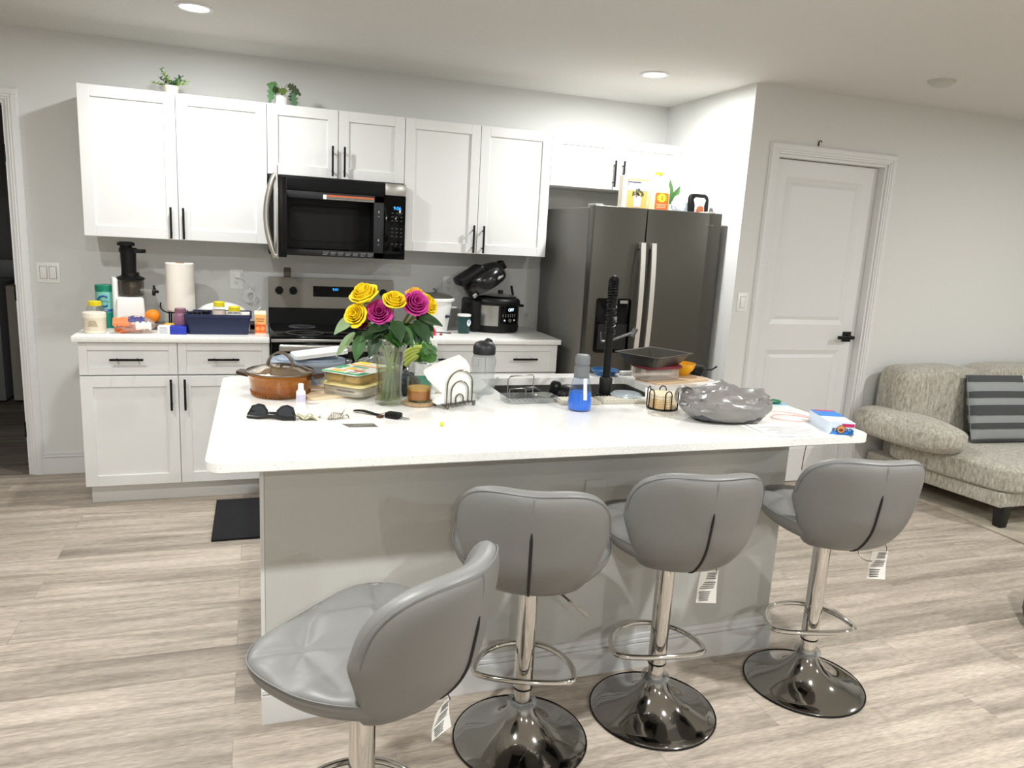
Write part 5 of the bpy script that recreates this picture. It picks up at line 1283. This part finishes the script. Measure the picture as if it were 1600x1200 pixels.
# dishes in the sink
t = thing('spatula', 'black kitchen tool with holed handle standing up out of the sink', 'spatula', (1.905, -2.13, ZI-.186))
b = B(); b.T = Matrix.Rotation(R(12), 4, 'Y') @ Matrix.Rotation(R(8), 4, 'X')
o = rrect(-.021, .021, .17, .245, .014, 5); b.T = b.T @ Matrix.Rotation(R(90), 4, 'X'); b.prism(o, -.006, .006, .002); b.prism([(-.013, .0), (.013, .0), (.015, .18), (-.015, .18)], -.005, .005, .001); b.build('handle', BPLAST, t)
b = B(); b.T = Matrix.Rotation(R(12), 4, 'Y') @ Matrix.Rotation(R(8), 4, 'X'); b.cyl((0, -.0068, .228), (0, .0068, .228), .006, n=14); b.build('hang_hole', M('hole_grey', '#55534f', .8), t)
b = B(); b.ball((0, 0, .0), (.055, .05, .045), 28, 14); b.v = [(x, y, z) for x, y, z in b.v]
solo(b, 'ladle_bowl', BPLAST, 'black round utensil bowl in the sink behind the blue soap bottle', 'utensil', (2.005, -2.15, ZI-.01))
b = B(); b.lathe([(0, 0), (.085, 0), (.10, .045), (.102, .05), (.098, .046), (.083, .004), (0, .004)], 32); b.T = Matrix.Identity(4); b.box(.09, .2, -.012, .012, .038, .05, .004)
solo(b, 'frying_pan', BPLAST, 'black frying pan lying at the bottom of the sink', 'pan', (1.9, -2.0, ZI-.1885), 100)
b = B(); b.tube([(-.05, 0, .0), (-.01, 0, .012), (.03, .0, .016), (.06, 0, .004)], [.012, .014, .012, .008], 8)
solo(b, 'scrub_brush', BPLAST, 'black scrub brush lying on the sink edge behind the wire rack', 'brush', (1.815, -2.20, ZI+.012), 5)
# soap bottle
t = thing('soap_bottle', 'conical bottle half full of bright blue liquid with grey cap', 'bottle', (1.938, -2.425, ZI))
b = B(); b.lathe([(0, 0), (.038, 0), (.043, .005), (.043, .03), (.039, .07), (.028, .122), (.026, .126)], 40); b.build('bottle', GL('soap_clear', '#eef3fa', .2, .02, .02, '#cfdcec', .8), t, 60)
b = B(); b.lathe([(0, .003), (.036, .003), (.041, .008), (.041, .03), (.0380, .066), (0, .066)], 36); b.build('blue_liquid', M('liquid_blue', '#0a6fdc', .15), t)
b = B(); b.lathe([(.027, .118), (.0275, .122), (.0275, .158), (.024, .160), (.024, .166), (.027, .168), (.027, .19), (.022, .2), (0, .202)], 36); b.build('grey_cap', M('cap_grey', '#6d7073', .45), t)
b = B(); b.slab(lambda u, v: (-.0065+.013*u, -.0445+.012*v, .045+.075*v), 2, 6, .0008); b.build('paper_strip', PAPER, t)
b = B(); b.slab(lambda u, v: (-.0015+.002*u, -.0437+.012*(.25+.6*v), .045+.075*(.25+.6*v)), 1, 6, .0004); b.build('strip_print', M('print_grey'), t)
# faucet
t = thing('faucet', 'tall matte black spring faucet at the sink', 'faucet', (2.148, -2.20, ZI), -27)
b = B(); b.lathe([(.032, 0), (.032, .004), (.026, .008), (.0255, .068), (.021, .074), (0, .076)], 28); b.build('base', BLACK, t)
b = B(); b.lathe([(.0155, .07), (.0155, .27)], 24); b.build('column', BLACK, t)
def fpath(s_):   # hose arch, over the basin (+y)
    pts_ = [Vector((0, 0, .24)), Vector((0, 0, .36)), Vector((0, .015, .415)), Vector((0, .07, .448)), Vector((0, .13, .42)), Vector((0, .155, .36)), Vector((0, .158, .30))]
    n_ = len(pts_)-1; x = min(s_*n_, n_-1e-6); i = int(x); f = x-i
    p0, p1, p2, p3 = pts_[max(i-1, 0)], pts_[i], pts_[i+1], pts_[min(i+2, n_)]
    return .5*((2*p1)+(-p0+p2)*f+(2*p0-5*p1+4*p2-p3)*f*f+(-p0+3*p1-3*p2+p3)*f**3)
b = B(); b.tube([fpath(i/40) for i in range(41)], .009, 10); b.build('hose', BLACK, t)
b = B(); pts_ = []
for i in range(34*12+1):
    s_ = i/(34*12); p = fpath(s_); q_ = (fpath(min(1, s_+.01)) - fpath(max(0, s_-.01))).normalized(); ax = Vector((1, 0, 0)); ay = q_.cross(ax); g = 2*pi*i/12
    pts_.append(p + .0185*(math.cos(g)*ax + math.sin(g)*ay))
b.tube(pts_, .003, 6); b.build('spring', BLACK, t)
b = B(); b.lathe([(.012, .19), (.017, .2), (.019, .29), (.013, .30)], 24, (0, .158, 0)); b.build('spray_head', BLACK, t)
b = B(); b.tube([(0, 0, .215), (0, .158, .225)], .006, 8); b.lathe([(.020, .218), (.023, .22), (.023, .23), (.02, .232)], 20, (0, .158, 0)); b.build('holder_arm', BLACK, t)
b = B(); b.tube([(.012, 0, .222), (.09, .05, .25)], .0055, 10); b.tube([(.085, .047, .235), (.10, .057, .265)], .011, 10); b.tube([(-.012, 0, .215), (-.03, -.01, .215)], .006, 8); b.tube([(-.03, -.01, .21), (-.034, -.012, .25)], .0035, 8); b.build('lever', M('faucet_steel', '#5b5a58', .3, .8), t)
# drying pads
PADM = M('pad_beige', '#b3ada0', .8)
for k, (x0, x1) in enumerate(((1.90, 2.062), (2.068, 2.245))):
    t = thing('drying_pad', ('beige ridged drying pad left of the black faucet', 'beige ridged drying pad right of the black faucet')[k], 'drying pad', ((x0+x1)/2, -2.305, ZI), -2)
    w2 = (x1-x0)/2; b = B(); b.prism(rrect(-w2, w2, -.052, .04, .008, 4), 0, .011, .002); b.build('pad', PADM, t)
    b = B()
    for j in range(11): b.box(-w2+.012+j*(2*w2-.024)/11, -w2+.020+j*(2*w2-.024)/11, -.04, .03, .0105, .0145, .001)
    b.build('ridges', M('pad_ridge', '#d5cfc2', .8), t)
b = B(); b.lathe([(0, .008), (.05, .006), (.058, 0), (.062, 0), (.062, .003), (.058, .004), (.052, .010), (0, .012)], 36)
solo(b, 'bowl_lid', GL('frosted_lid', '#e8edf0', .25, .12, .35, '#dbe3ea', .5), 'round translucent lid lying on the drying pad beside the sink', 'lid', (2.205, -2.27, ZI+.0148))
# coasters in wire holder
cx, cy = 2.268, -2.435
t = thing('coaster_holder', 'black wire holder with looped uprights', 'coaster holder', (cx, cy, ZI))
b = B(); b.tube([(.055*math.cos(2*pi*i/36), .055*math.sin(2*pi*i/36), .003) for i in range(36)], .0022, 8, closed=True); b.tube([(-.055, 0, .003), (.055, 0, .003)], .0022, 8)
for ang in (195, 262, 330, 60, 125):
    a = R(ang); c_, s_ = math.cos(a), math.sin(a); tx, ty = -s_, c_; h_ = .075
    b.tube([(c_*.056+tx*d, s_*.056+ty*d, z) for d, z in ((-.012, .003), (-.012, h_-.012), (-.008, h_-.003), (0, h_), (.008, h_-.003), (.012, h_-.012), (.012, .003))], .0022, 8)
b.build('wire_frame', BLACK, t)
for k in range(6):
    b = B(); b.lathe([(0, 0), (.051, 0), (.052, .0015), (.052, .0072), (.051, .0085), (0, .0085)], 36)
    solo(b, 'coaster', [M('coaster_tan', '#c39a62', .8, mottle=(60, '#e2cfa8', .1)), M('coaster_cream', '#dccdae', .8)][k > 3], 'round coaster stacked in the black wire holder', 'coaster', (cx, cy, ZI+.0058+.0088*k), 0, 'coasters in the wire holder')
b = B(); b.slab(lambda u, v: (-.035+.07*u, -.012+.02*v+.006*math.sin(4*u), .004+.052*v-.02*u*v), 8, 6, .004)
solo(b, 'folded_cloth', PAPER, 'white folded cloth standing behind the coasters', 'cloth', (2.285, -2.345, ZI), -15)
# grey carrier bag
t = thing('carrier_bag', 'crumpled translucent grey plastic carrier bag on the island', 'bag', (2.405, -2.63, ZI), -12)
rb = random.Random(4)
def bagk(d):
    th = math.atan2(d.y, d.x)
    q_ = (d.x*.9 + .4*d.z, d.y*1.4, d.z*3.2 - d.x*.8); v = abs(fnoise(q_, 1.5, 31)); w_ = abs(fnoise(q_, 3.6, 33)); sm = max(.12, min(1, (d.z+.25)/.5)); k = 1.03 + sm*(.17*(.5-2*v)*max(.3, d.z+.4) + .07*(.5-2*w_))
    k += .42*math.exp(-((d.x+.05)**2+(d.y-.25)**2)/.035)*(d.z > 0) + .30*math.exp(-((d.x-.62)**2+(d.y+.05)**2)/.03)*(d.z > 0) + .34*math.exp(-((d.x+.72)**2+(d.y-.1)**2)/.03)*(d.z > 0)
    return k
b = B(); b.ball((0, 0, .055), (.158, .098, .062), 50, 24, lambda d_: bagk(d_)*(1+rb.uniform(-.025, .025))); b.v = [(x, y, max(z, .002 + .004*abs(fnoise((x*30, y*30, 0), 1, 3)))) for x, y, z in b.v]
BAGM = GL('bag_grey', '#b3aeac', .7, .3, .66, '#918d8b', .5)
b.build('bag_film', BAGM, t, 36)
b = B()
hp = arc((-.155, -.01, .085), .034, R(40), R(330), 22, 'xz')
b.slab(lambda u, v: (hp[int(round(u*22))][0], hp[int(round(u*22))][1]-.012+.026*v+.006*math.sin(u*9), hp[int(round(u*22))][2]), 22, 4, .0012); b.build('bag_handle', BAGM, t, 30)
b = B(); b.prism(rrect(-.128, .128, -.072, .072, .05, 8), .012, .052, .012, 2); b.build('dark_contents', M('contents_dark', '#3f4048', .4), t)
# papers, cable, toothpaste
for k, (x, y, rz, w_, d_, z, lab) in enumerate(((2.545, -2.775, -8, .27, .17, 0, 'lower white sheet of paper at the island edge under the cable'), (2.56, -2.79, -3, .25, .155, .0012, 'upper white printed sheet of paper at the island edge'))):
    t = thing('paper_sheet', lab, 'paper', (x, y, ZI+.0003+z), rz, 'papers beside the grey bag')
    b = B(); b.slab(lambda u, v: ((u-.5)*w_, (v-.5)*d_, .0004+.0012*k*(1-u)*v), 6, 4, .0005); sh = b.build('sheet', PAPER, t, 30)
    b = B()
    for r in range(7): b.box(-.1+.02*(r % 3), .05+.012*((r*5) % 4), -.05+r*.014, -.046+r*.014, .0022, .0026)
    if k: b.build('print_lines', M('print_faint', '#c9c7c9', .8), sh)
PINK = M('cable_pink', '#d3a3a0', .5)
b = B()
P_ = [(x_+.035, y_+.05) for x_, y_ in ((2.555, -2.66), (2.60, -2.60), (2.67, -2.60), (2.725, -2.66), (2.735, -2.705), (2.69, -2.655), (2.62, -2.64), (2.57, -2.69), (2.61, -2.74), (2.68, -2.745), (2.735, -2.712))]
pp = []
for i in range(len(P_)-1):
    p0, p1, p2, p3 = P_[max(i-1, 0)], P_[i], P_[i+1], P_[min(i+2, len(P_)-1)]
    for f in (0, .2, .4, .6, .8):
        pp.append(tuple(.5*((2*p1[j])+(-p0[j]+p2[j])*f+(2*p0[j]-5*p1[j]+4*p2[j]-p3[j])*f*f+(-p0[j]+3*p1[j]-3*p2[j]+p3[j])*f**3) for j in (0, 1)) + (.0042+.0012*math.sin(i+f),))
t = thing('charging_cable', 'thin pink cable looped on the island beside the toothpaste box', 'cable', (0, 0, ZI))
b.tube(pp, .0016, 6); b.build('cable', PINK, t)
b = B(); b.tube([(2.763, -2.652, .005), (2.777, -2.666, .006)], .0035, 8); b.build('dark_tie', BLACK, t)
b = B(); b.tube(bez((2.815, -2.60, .884), (2.815, -2.60, .82), (2.80, -2.6, .80), (2.80, -2.60, .70), 10), .002, 6)
solo(b, 'hanging_cord', M('cord_brown', '#b08f84', .6), 'thin brownish cord hanging under the right end of the island top', 'cord')
b = B(); b.prism([(0, 0), (.07, .01), (.062, .05), (-.004, .042)], 0, .0012)
solo(b, 'blue_card', M('card_blue', '#86b7cf', .5), 'pale blue card beside the grey bag', 'card', (2.765, -2.43, ZI), -20)
b = B(); b.ball((0, 0, .008), (.028, .014, .009), 18, 10, lambda d: 1+.3*fnoise(d, 3, 9))
solo(b, 'green_clip', M('clip_green', '#1f6b45', .4), 'dark green plastic piece on the pale blue card', 'clip', (2.79, -2.41, ZI+.0015), -15)
t = thing('toothpaste_box', 'blue and white toothpaste carton at the right front corner of the island', 'box', (2.735, -2.782, ZI), -20)
bx = B().box(-.043, .043, -.092, .09, 0, .044, .0012, 1).build('carton', M('carton_pale', '#d3dff0', .4), t)
F_ = -.0925
b = B(); b.add([(-.036, F_-.0002, .003), (.040, F_-.0002, .003), (.040, F_-.0002, .020), (.0, F_-.0002, .015), (-.036, F_-.0002, .012)], [(0, 1, 2, 3, 4)]); b.build('blue_wave', M('wave_blue', '#2f7fcf', .4), bx, 0, False)
b = B(); b.box(-.04, .0415, F_-.0001, F_+.0002, .0015, .005); b.build('navy_foot', M('navy_ink', '#17305f', .4), bx)
b = B(); b.add([(.006, F_-.0003, .029), (.041, F_-.0003, .029), (.041, F_-.0003, .040), (-.002, F_-.0003, .040)], [(0, 1, 2, 3)]); b.build('magenta_flash', M('flash_magenta', '#c22a62', .4), bx, 0, False)
text('Colgate', .0235, M('navy_ink'), bx, (.002, F_-.0008, .017), (pi/2, pi, 0), 'brand_lettering', sx=.95)
b = B(); b.cyl((-.003, F_-.0018, .021), (-.003, F_-.0003, .021), .0135, n=28); em = b.build('round_emblem', M('emblem_orange', '#d8925c', .4), bx)
b = B(); b.tube([(-.003+.0135*math.cos(2*pi*i/28), F_-.0018, .021+.0135*math.sin(2*pi*i/28)) for i in range(28)], .0009, 5, closed=True); b.build('emblem_ring', M('ring_brown', '#6b3b2b', .4), em)
b = B(); b.ball((-.003, F_-.0018, .018), (.008, .0006, .005), 12, 8); b.build('emblem_detail', M('ring_brown'), em)
b = B(); b.box(-.0425, .0425, -.005, .088, .0438, .0446); b.build('top_blue', M('wave_blue'), bx)
b = B(); b.box(-.03, .04, .075, .0905, .0442, .0449); b.build('top_magenta', M('flash_magenta'), bx)
b = B(); b.box(-.036, .04, -.0915, -.084, .0438, .0446); b.build('fold_line', M('fold_grey', '#b9c3d6', .5), bx)

# back right cluster
b = B(); b.prism(rrect(-.15, .17, -.075, .075, .012, 4), 0, .010, .002)
solo(b, 'serving_board', M('board_beige', '#c9ad8c', .6), 'light wooden board under the clear tub at the back of the island', 'board', (2.61, -1.92, ZI), 14)
t = thing('clear_tub', 'clear plastic tub with dark red lid under the roasting pan', 'tub', (2.535, -1.915, ZI+.0105), 10)
b = B(); b.prism(rrect(-.095, .095, -.065, .065, .03, 6), 0, .050, .006); b.build('tub_body', GL('tub_clear', '#efe9e2', .2, .06, .28, '#dfd6cb', .5), t)
b = B(); b.prism(rrect(-.105, .105, -.074, .074, .035, 6), .0505, .062, .004); b.build('lid', M('lid_red', '#6e1220', .4), t)
b = B(); b.lathe([(0, 0), (.03, 0), (.055, .03), (.062, .055), (.059, .055), (.052, .031), (.028, .004), (0, .004)], 36)
solo(b, 'yellow_bowl', M('bowl_yellow', '#e3a514', .3), 'yellow bowl beside the clear tub under the roasting pan', 'bowl', (2.71, -1.845, ZI+.0102))
t = thing('roasting_pan', 'dark grey rectangular roasting pan stacked on the clear tub', 'pan', (2.525, -1.905, ZI+.0735), 28)
b = B(); o1 = rrect(-.105, .105, -.075, .075, .015, 5); o2 = rrect(-.14, .14, -.105, .105, .02, 5); o3 = rrect(-.152, .152, -.117, .117, .022, 5); k = len(o1)
rr = [[(x, y, 0) for x, y in o1], [(x, y, .046) for x, y in o2], [(x, y, .048) for x, y in o3], [(x, y, .051) for x, y in o3], [(x*.98, y*.98, .05) for x, y in o2], [(x*.96, y*.96, .004) for x, y in o1]]
b.add(sum(rr, []), [(a*k+q, a*k+(q+1) % k, (a+1)*k+(q+1) % k, (a+1)*k+q) for a in range(5) for q in range(k)] + [tuple(range(k))[::-1], tuple(5*k+q for q in range(k))]); b.build('pan_body', M('pan_grey', '#47443f', .35, .4), t)
b = B(); b.lathe([(.012, .0), (.014, .02), (.014, .03), (.0, .03)], 16, (.03, .0, .045)); 
t = thing('black_pan', 'small black lidded pan with handle at the back right of the island', 'pan', (2.80, -1.80, ZI))
b = B(); b.lathe([(0, 0), (.045, 0), (.055, .035), (.058, .037), (.05, .045), (.02, .052), (0, .053)], 32); b.build('pan_body', BPLAST, t)
b = B(); b.tube([(.05, -.01, .03), (.085, -.02, .028), (.11, -.03, .045)], [.007, .006, .005], 8); b.build('handle', BPLAST, t)
b = B(); b.lathe([(0, 0), (.04, 0), (.058, .016), (.064, .026), (.061, .026), (.055, .017), (.038, .004), (0, .004)], 36)
solo(b, 'blue_bowl', M('bowl_blue', '#1b5c94', .35), 'shallow blue bowl behind the faucet', 'bowl', (2.345, -1.788, ZI))
b = B(); b.box(-.03, .03, -.012, .012, 0, .018, .004)
solo(b, 'white_block', WPLAST, 'small white block between blue bowl and clear tub', 'block', (2.452, -1.79, ZI))

# ------------------------------------------------------------------ on top of the refrigerator
FT = 1.7005
t = thing('picture_box', 'cream box with a plant picture standing on the refrigerator', 'box', (3.06, -.55, FT), -4)
bx = B().box(-.085, .085, -.035, .035, 0, .212, .001, 1).build('carton', M('box_cream', '#f3ead6', .6), t)
B().box(-.058, .080, -.0362, -.0348, .012, .196).build('picture_ground', M('pic_wood', '#b8904e', .6), bx)
B().box(-.058, .080, -.0368, -.0355, .125, .186).build('picture_wall', M('pic_lilac', '#8f8494', .6, mottle=(60, '#c9b8b8', .2)), bx)
b = B(); b.taper(-.012, .040, -.0375, -.0360, .03, .095, .8); b.build('picture_pot', M('pic_pot', '#b3a9bd', .6), bx)
b = B()
rp = random.Random(3)
for k in range(26):
    a = rp.uniform(0, 2*pi); rr_ = rp.uniform(.0, .036); b.cyl((.014+rr_*math.cos(a)*1.1, -.0378, .112+rr_*.65*math.sin(a)), (.014+rr_*math.cos(a)*1.1, -.0366, .112+rr_*.65*math.sin(a)), rp.uniform(.004, .008), n=7)
b.build('picture_leaves', M('pic_leaf', '#414d36', .6), bx)
b = B(); b.box(-.055, -.05, -.0375, -.036, .15, .186); b.box(-.05, .03, -.0375, -.036, .172, .180); b.build('picture_title', M('pic_dark', '#4d4a55', .6), bx)
b = B(); b.box(-.005, .075, -.0378, -.0362, .014, .022); b.build('picture_caption', M('pic_rust', '#a8693f', .6), bx)
t = thing('juice_jug', 'orange juice jug with orange cap and label on the refrigerator', 'jug', (3.222, -.56, FT))
b = B(); b.prism(rrect(-.064, .064, -.06, .06, .025, 6), 0, .145, .008, 2)
k0 = rrect(-.064, .064, -.06, .06, .025, 6); n_ = len(k0); sec = [(1, .13), (.98, .15), (.8, .185), (.45, .21), (.33, .218), (.32, .232)]
b.add([(x*s_, y*s_, z) for s_, z in sec for x, y in k0], [(a*n_+q, a*n_+(q+1) % n_, (a+1)*n_+(q+1) % n_, (a+1)*n_+q) for a in range(len(sec)-1) for q in range(n_)]); b.build('bottle', GL('jug_milky', '#fff3d8', .15, .15, .7, '#f6e3b4', .3), t, 50)
b = B(); b.prism(rrect(-.061, .061, -.057, .057, .024, 6), .003, .03, .003); b.build('juice', M('juice_orange', '#f2a01e', .4), t)
b = B(); b.lathe([(.023, .23), (.023, .246), (.02, .249), (0, .249)], 24); b.build('cap', M('cap_orange', '#f0921a', .4), t)
b = B(); b.T = Matrix.Rotation(R(90), 4, 'X'); b.prism(rrect(-.046, .046, .018, .122, .012, 4), .0601, .0612); lb = b.build('front_label', M('label_orange', '#ee5a1c', .45), t)
b = B()
for k in range(12):
    a = 2*pi*k/12; b.add([(.0+.030*math.cos(a-.2), -.0618, .092+.025*math.sin(a-.2)*.8), (.0+.040*math.cos(a), -.0618, .092+.030*math.sin(a)), (.030*math.cos(a+.2), -.0618, .092+.025*math.sin(a+.2)*.8)], [(0, 1, 2)])
b.cyl((0, -.0624, .092), (0, -.0613, .092), .026, n=24); b.build('sunburst', M('label_yellow', '#f6c534', .45), lb)
text('S', .034, M('label_leaf', '#2f6a2a', .5), lb, (.002, -.0632, .092), name='lettering')
b = B(); b.box(-.036, .036, -.0622, -.0612, .052, .055); b.box(-.03, .03, -.0622, -.0612, .043, .046); b.box(-.034, .034, -.0622, -.0612, .033, .036); b.build('label_lines', M('label_peach', '#f7c29a', .5), lb)
t = thing('potted_plant', 'broad-leaved plant behind the juice jug on the refrigerator', 'plant', (3.405, -.40, FT))
b = B(); b.lathe([(0, 0), (.035, 0), (.045, .07), (.043, .07), (.034, .004), (0, .004)], 28); b.build('pot', WPLAST, t)
for d, L in (((-.1, -.2, 1), .165), ((.3, -.3, .8), .14), ((-.4, -.2, .8), .12), ((.5, -.5, .5), .12), ((.2, .4, .9), .13)):
    b = B(); leaf(b, (0, 0, .06), d, L, .055, (0, -1, .3), .1); b.build('leaf', M('plant_green', '#4f7a45', .5), t, 70)
b = crumple(B(), (0, 0, .058), (.055, .05, .06), 41, .14)
solo(b, 'plastic_bag', GL('bag_white', '#eef3f8', .2, .15, .55, '#e6edf4', .4), 'white translucent plastic bag behind the black tray on the refrigerator', 'bag', (3.372, -.60, FT), 0, None, 30)
t = thing('food_container', 'black plastic food container with picture label standing on the refrigerator', 'container', (3.455, -.66, FT), -3)
b = B(); b.T = Matrix.Rotation(R(86), 4, 'X'); b.prism(rrect(-.062, .062, 0.001, .128, .03, 6), .0, .028, .004); b.build('tray', BPLAST, t)
b = B(); b.T = Matrix.Rotation(R(86), 4, 'X'); b.prism(rrect(-.066, .066, -.0005, .131, .032, 6), -.002, .004, .001); b.build('rim', M('gloss_black'), t)
b = B(); b.T = Matrix.Rotation(R(86), 4, 'X'); b.prism([(-.034, .006), (.034, .006), (.032, .06), (.042, .092), (.03, .106), (-.03, .106), (-.042, .092), (-.032, .06)], .0285, .0292); lb = b.build('paper_label', M('label_pale', '#dcdce2', .5), t)
b = B(); b.T = Matrix.Rotation(R(86), 4, 'X'); b.prism([(-.030, .008), (.030, .008), (.028, .05), (.01, .058), (-.015, .05)], .0294, .0300); b.build('label_picture', M('pic_food', '#a85f38', .5), lb)

# ------------------------------------------------------------------ plants on the wall cabinets
t = thing('potted_plant', 'small bushy plant in a white pot on the left wall cabinet', 'plant', (.432, -.215, ZT))
b = B(); b.lathe([(0, 0), (.03, 0), (.037, .045), (.035, .048), (.03, .04), (0, .04)], 28); b.build('pot', M('pot_cream', '#efe4d6', .6), t)
rp = random.Random(11)
for k in range(13):
    a = 2*pi*k/13; el = rp.uniform(.25, 1.1); L = rp.uniform(.07, .105); d = Vector((math.cos(a)*math.cos(el), math.sin(a)*math.cos(el)*.7, math.sin(el)*.8)).normalized()
    b = B(); p0 = Vector((0, 0, .04)); b.tube([p0, p0+d*L*.5, p0+d*L-Vector((0, 0, .01))], .0012, 5)
    for j in range(9):
        f = .25+.75*j/8; p = p0+d*L*f-Vector((0, 0, .01*f*f)); g = j*2.4
        leaf(b, p, d*.5+Vector((math.cos(g), math.sin(g), .4)), .022, .011, (0, -.4, 1), .1)
    b.build('sprig', M(*(('sprig_light', '#8fae52', .55), ('sprig_dark', '#2f5a35', .55), ('sprig_mid', '#55813f', .55))[k % 3]), t, 70)
t = thing('potted_plant', 'plant with lobed leaves in a white pot above the microwave', 'plant', (.997, -.235, ZT))
b = B(); b.lathe([(0, 0), (.034, 0), (.036, .004), (.037, .052), (.034, .054), (.033, .045), (0, .045)], 32); b.build('pot', WPLAST, t)
def lobed_leaf(b, base, d, L, W, nrm):
    d = Vector(d).normalized(); nrm = Vector(nrm); side = d.cross(nrm).normalized(); base = Vector(base)
    def fn(u, v):
        w_ = W*(math.sin(pi*(.05+.9*u)))**.7*(.45+.55*abs(math.sin(u*pi*4.5)))
        s_ = (v-.5)*2; return base + d*(L*u) + side*(w_*s_*.5) + d*(-.25*w_*abs(s_)) + Vector((0, 0, -.22*L*u*u))
    b.slab(fn, 36, 4, .001)
for k, (st, d, L, c_) in enumerate((((-.045, -.02, .105), (-.25, -.2, -.9), .085, '#4f7d4c'), ((.0, -.03, .09), (.1, -.6, -.3), .06, '#5c742a'), ((.035, -.01, .115), (.9, -.2, -.45), .075, '#3c4a2c'), ((.052, -.02, .075), (.25, -.3, -.9), .075, '#4d7050'), ((-.02, -.02, .085), (-.5, -.6, -.1), .05, '#33481c'), ((-.03, .02, .11), (-.6, .2, .2), .055, '#55803f'))):
    b = B(); b.tube(bez((0, 0, .045), (0, 0, .08), Vector(st)+Vector((0, 0, .02)), st, 8), .0016, 6); lobed_leaf(b, st, d, L, .052, (0, -1, .3)); b.build('leaf', M('lobe'+c_, c_, .5), t, 70)
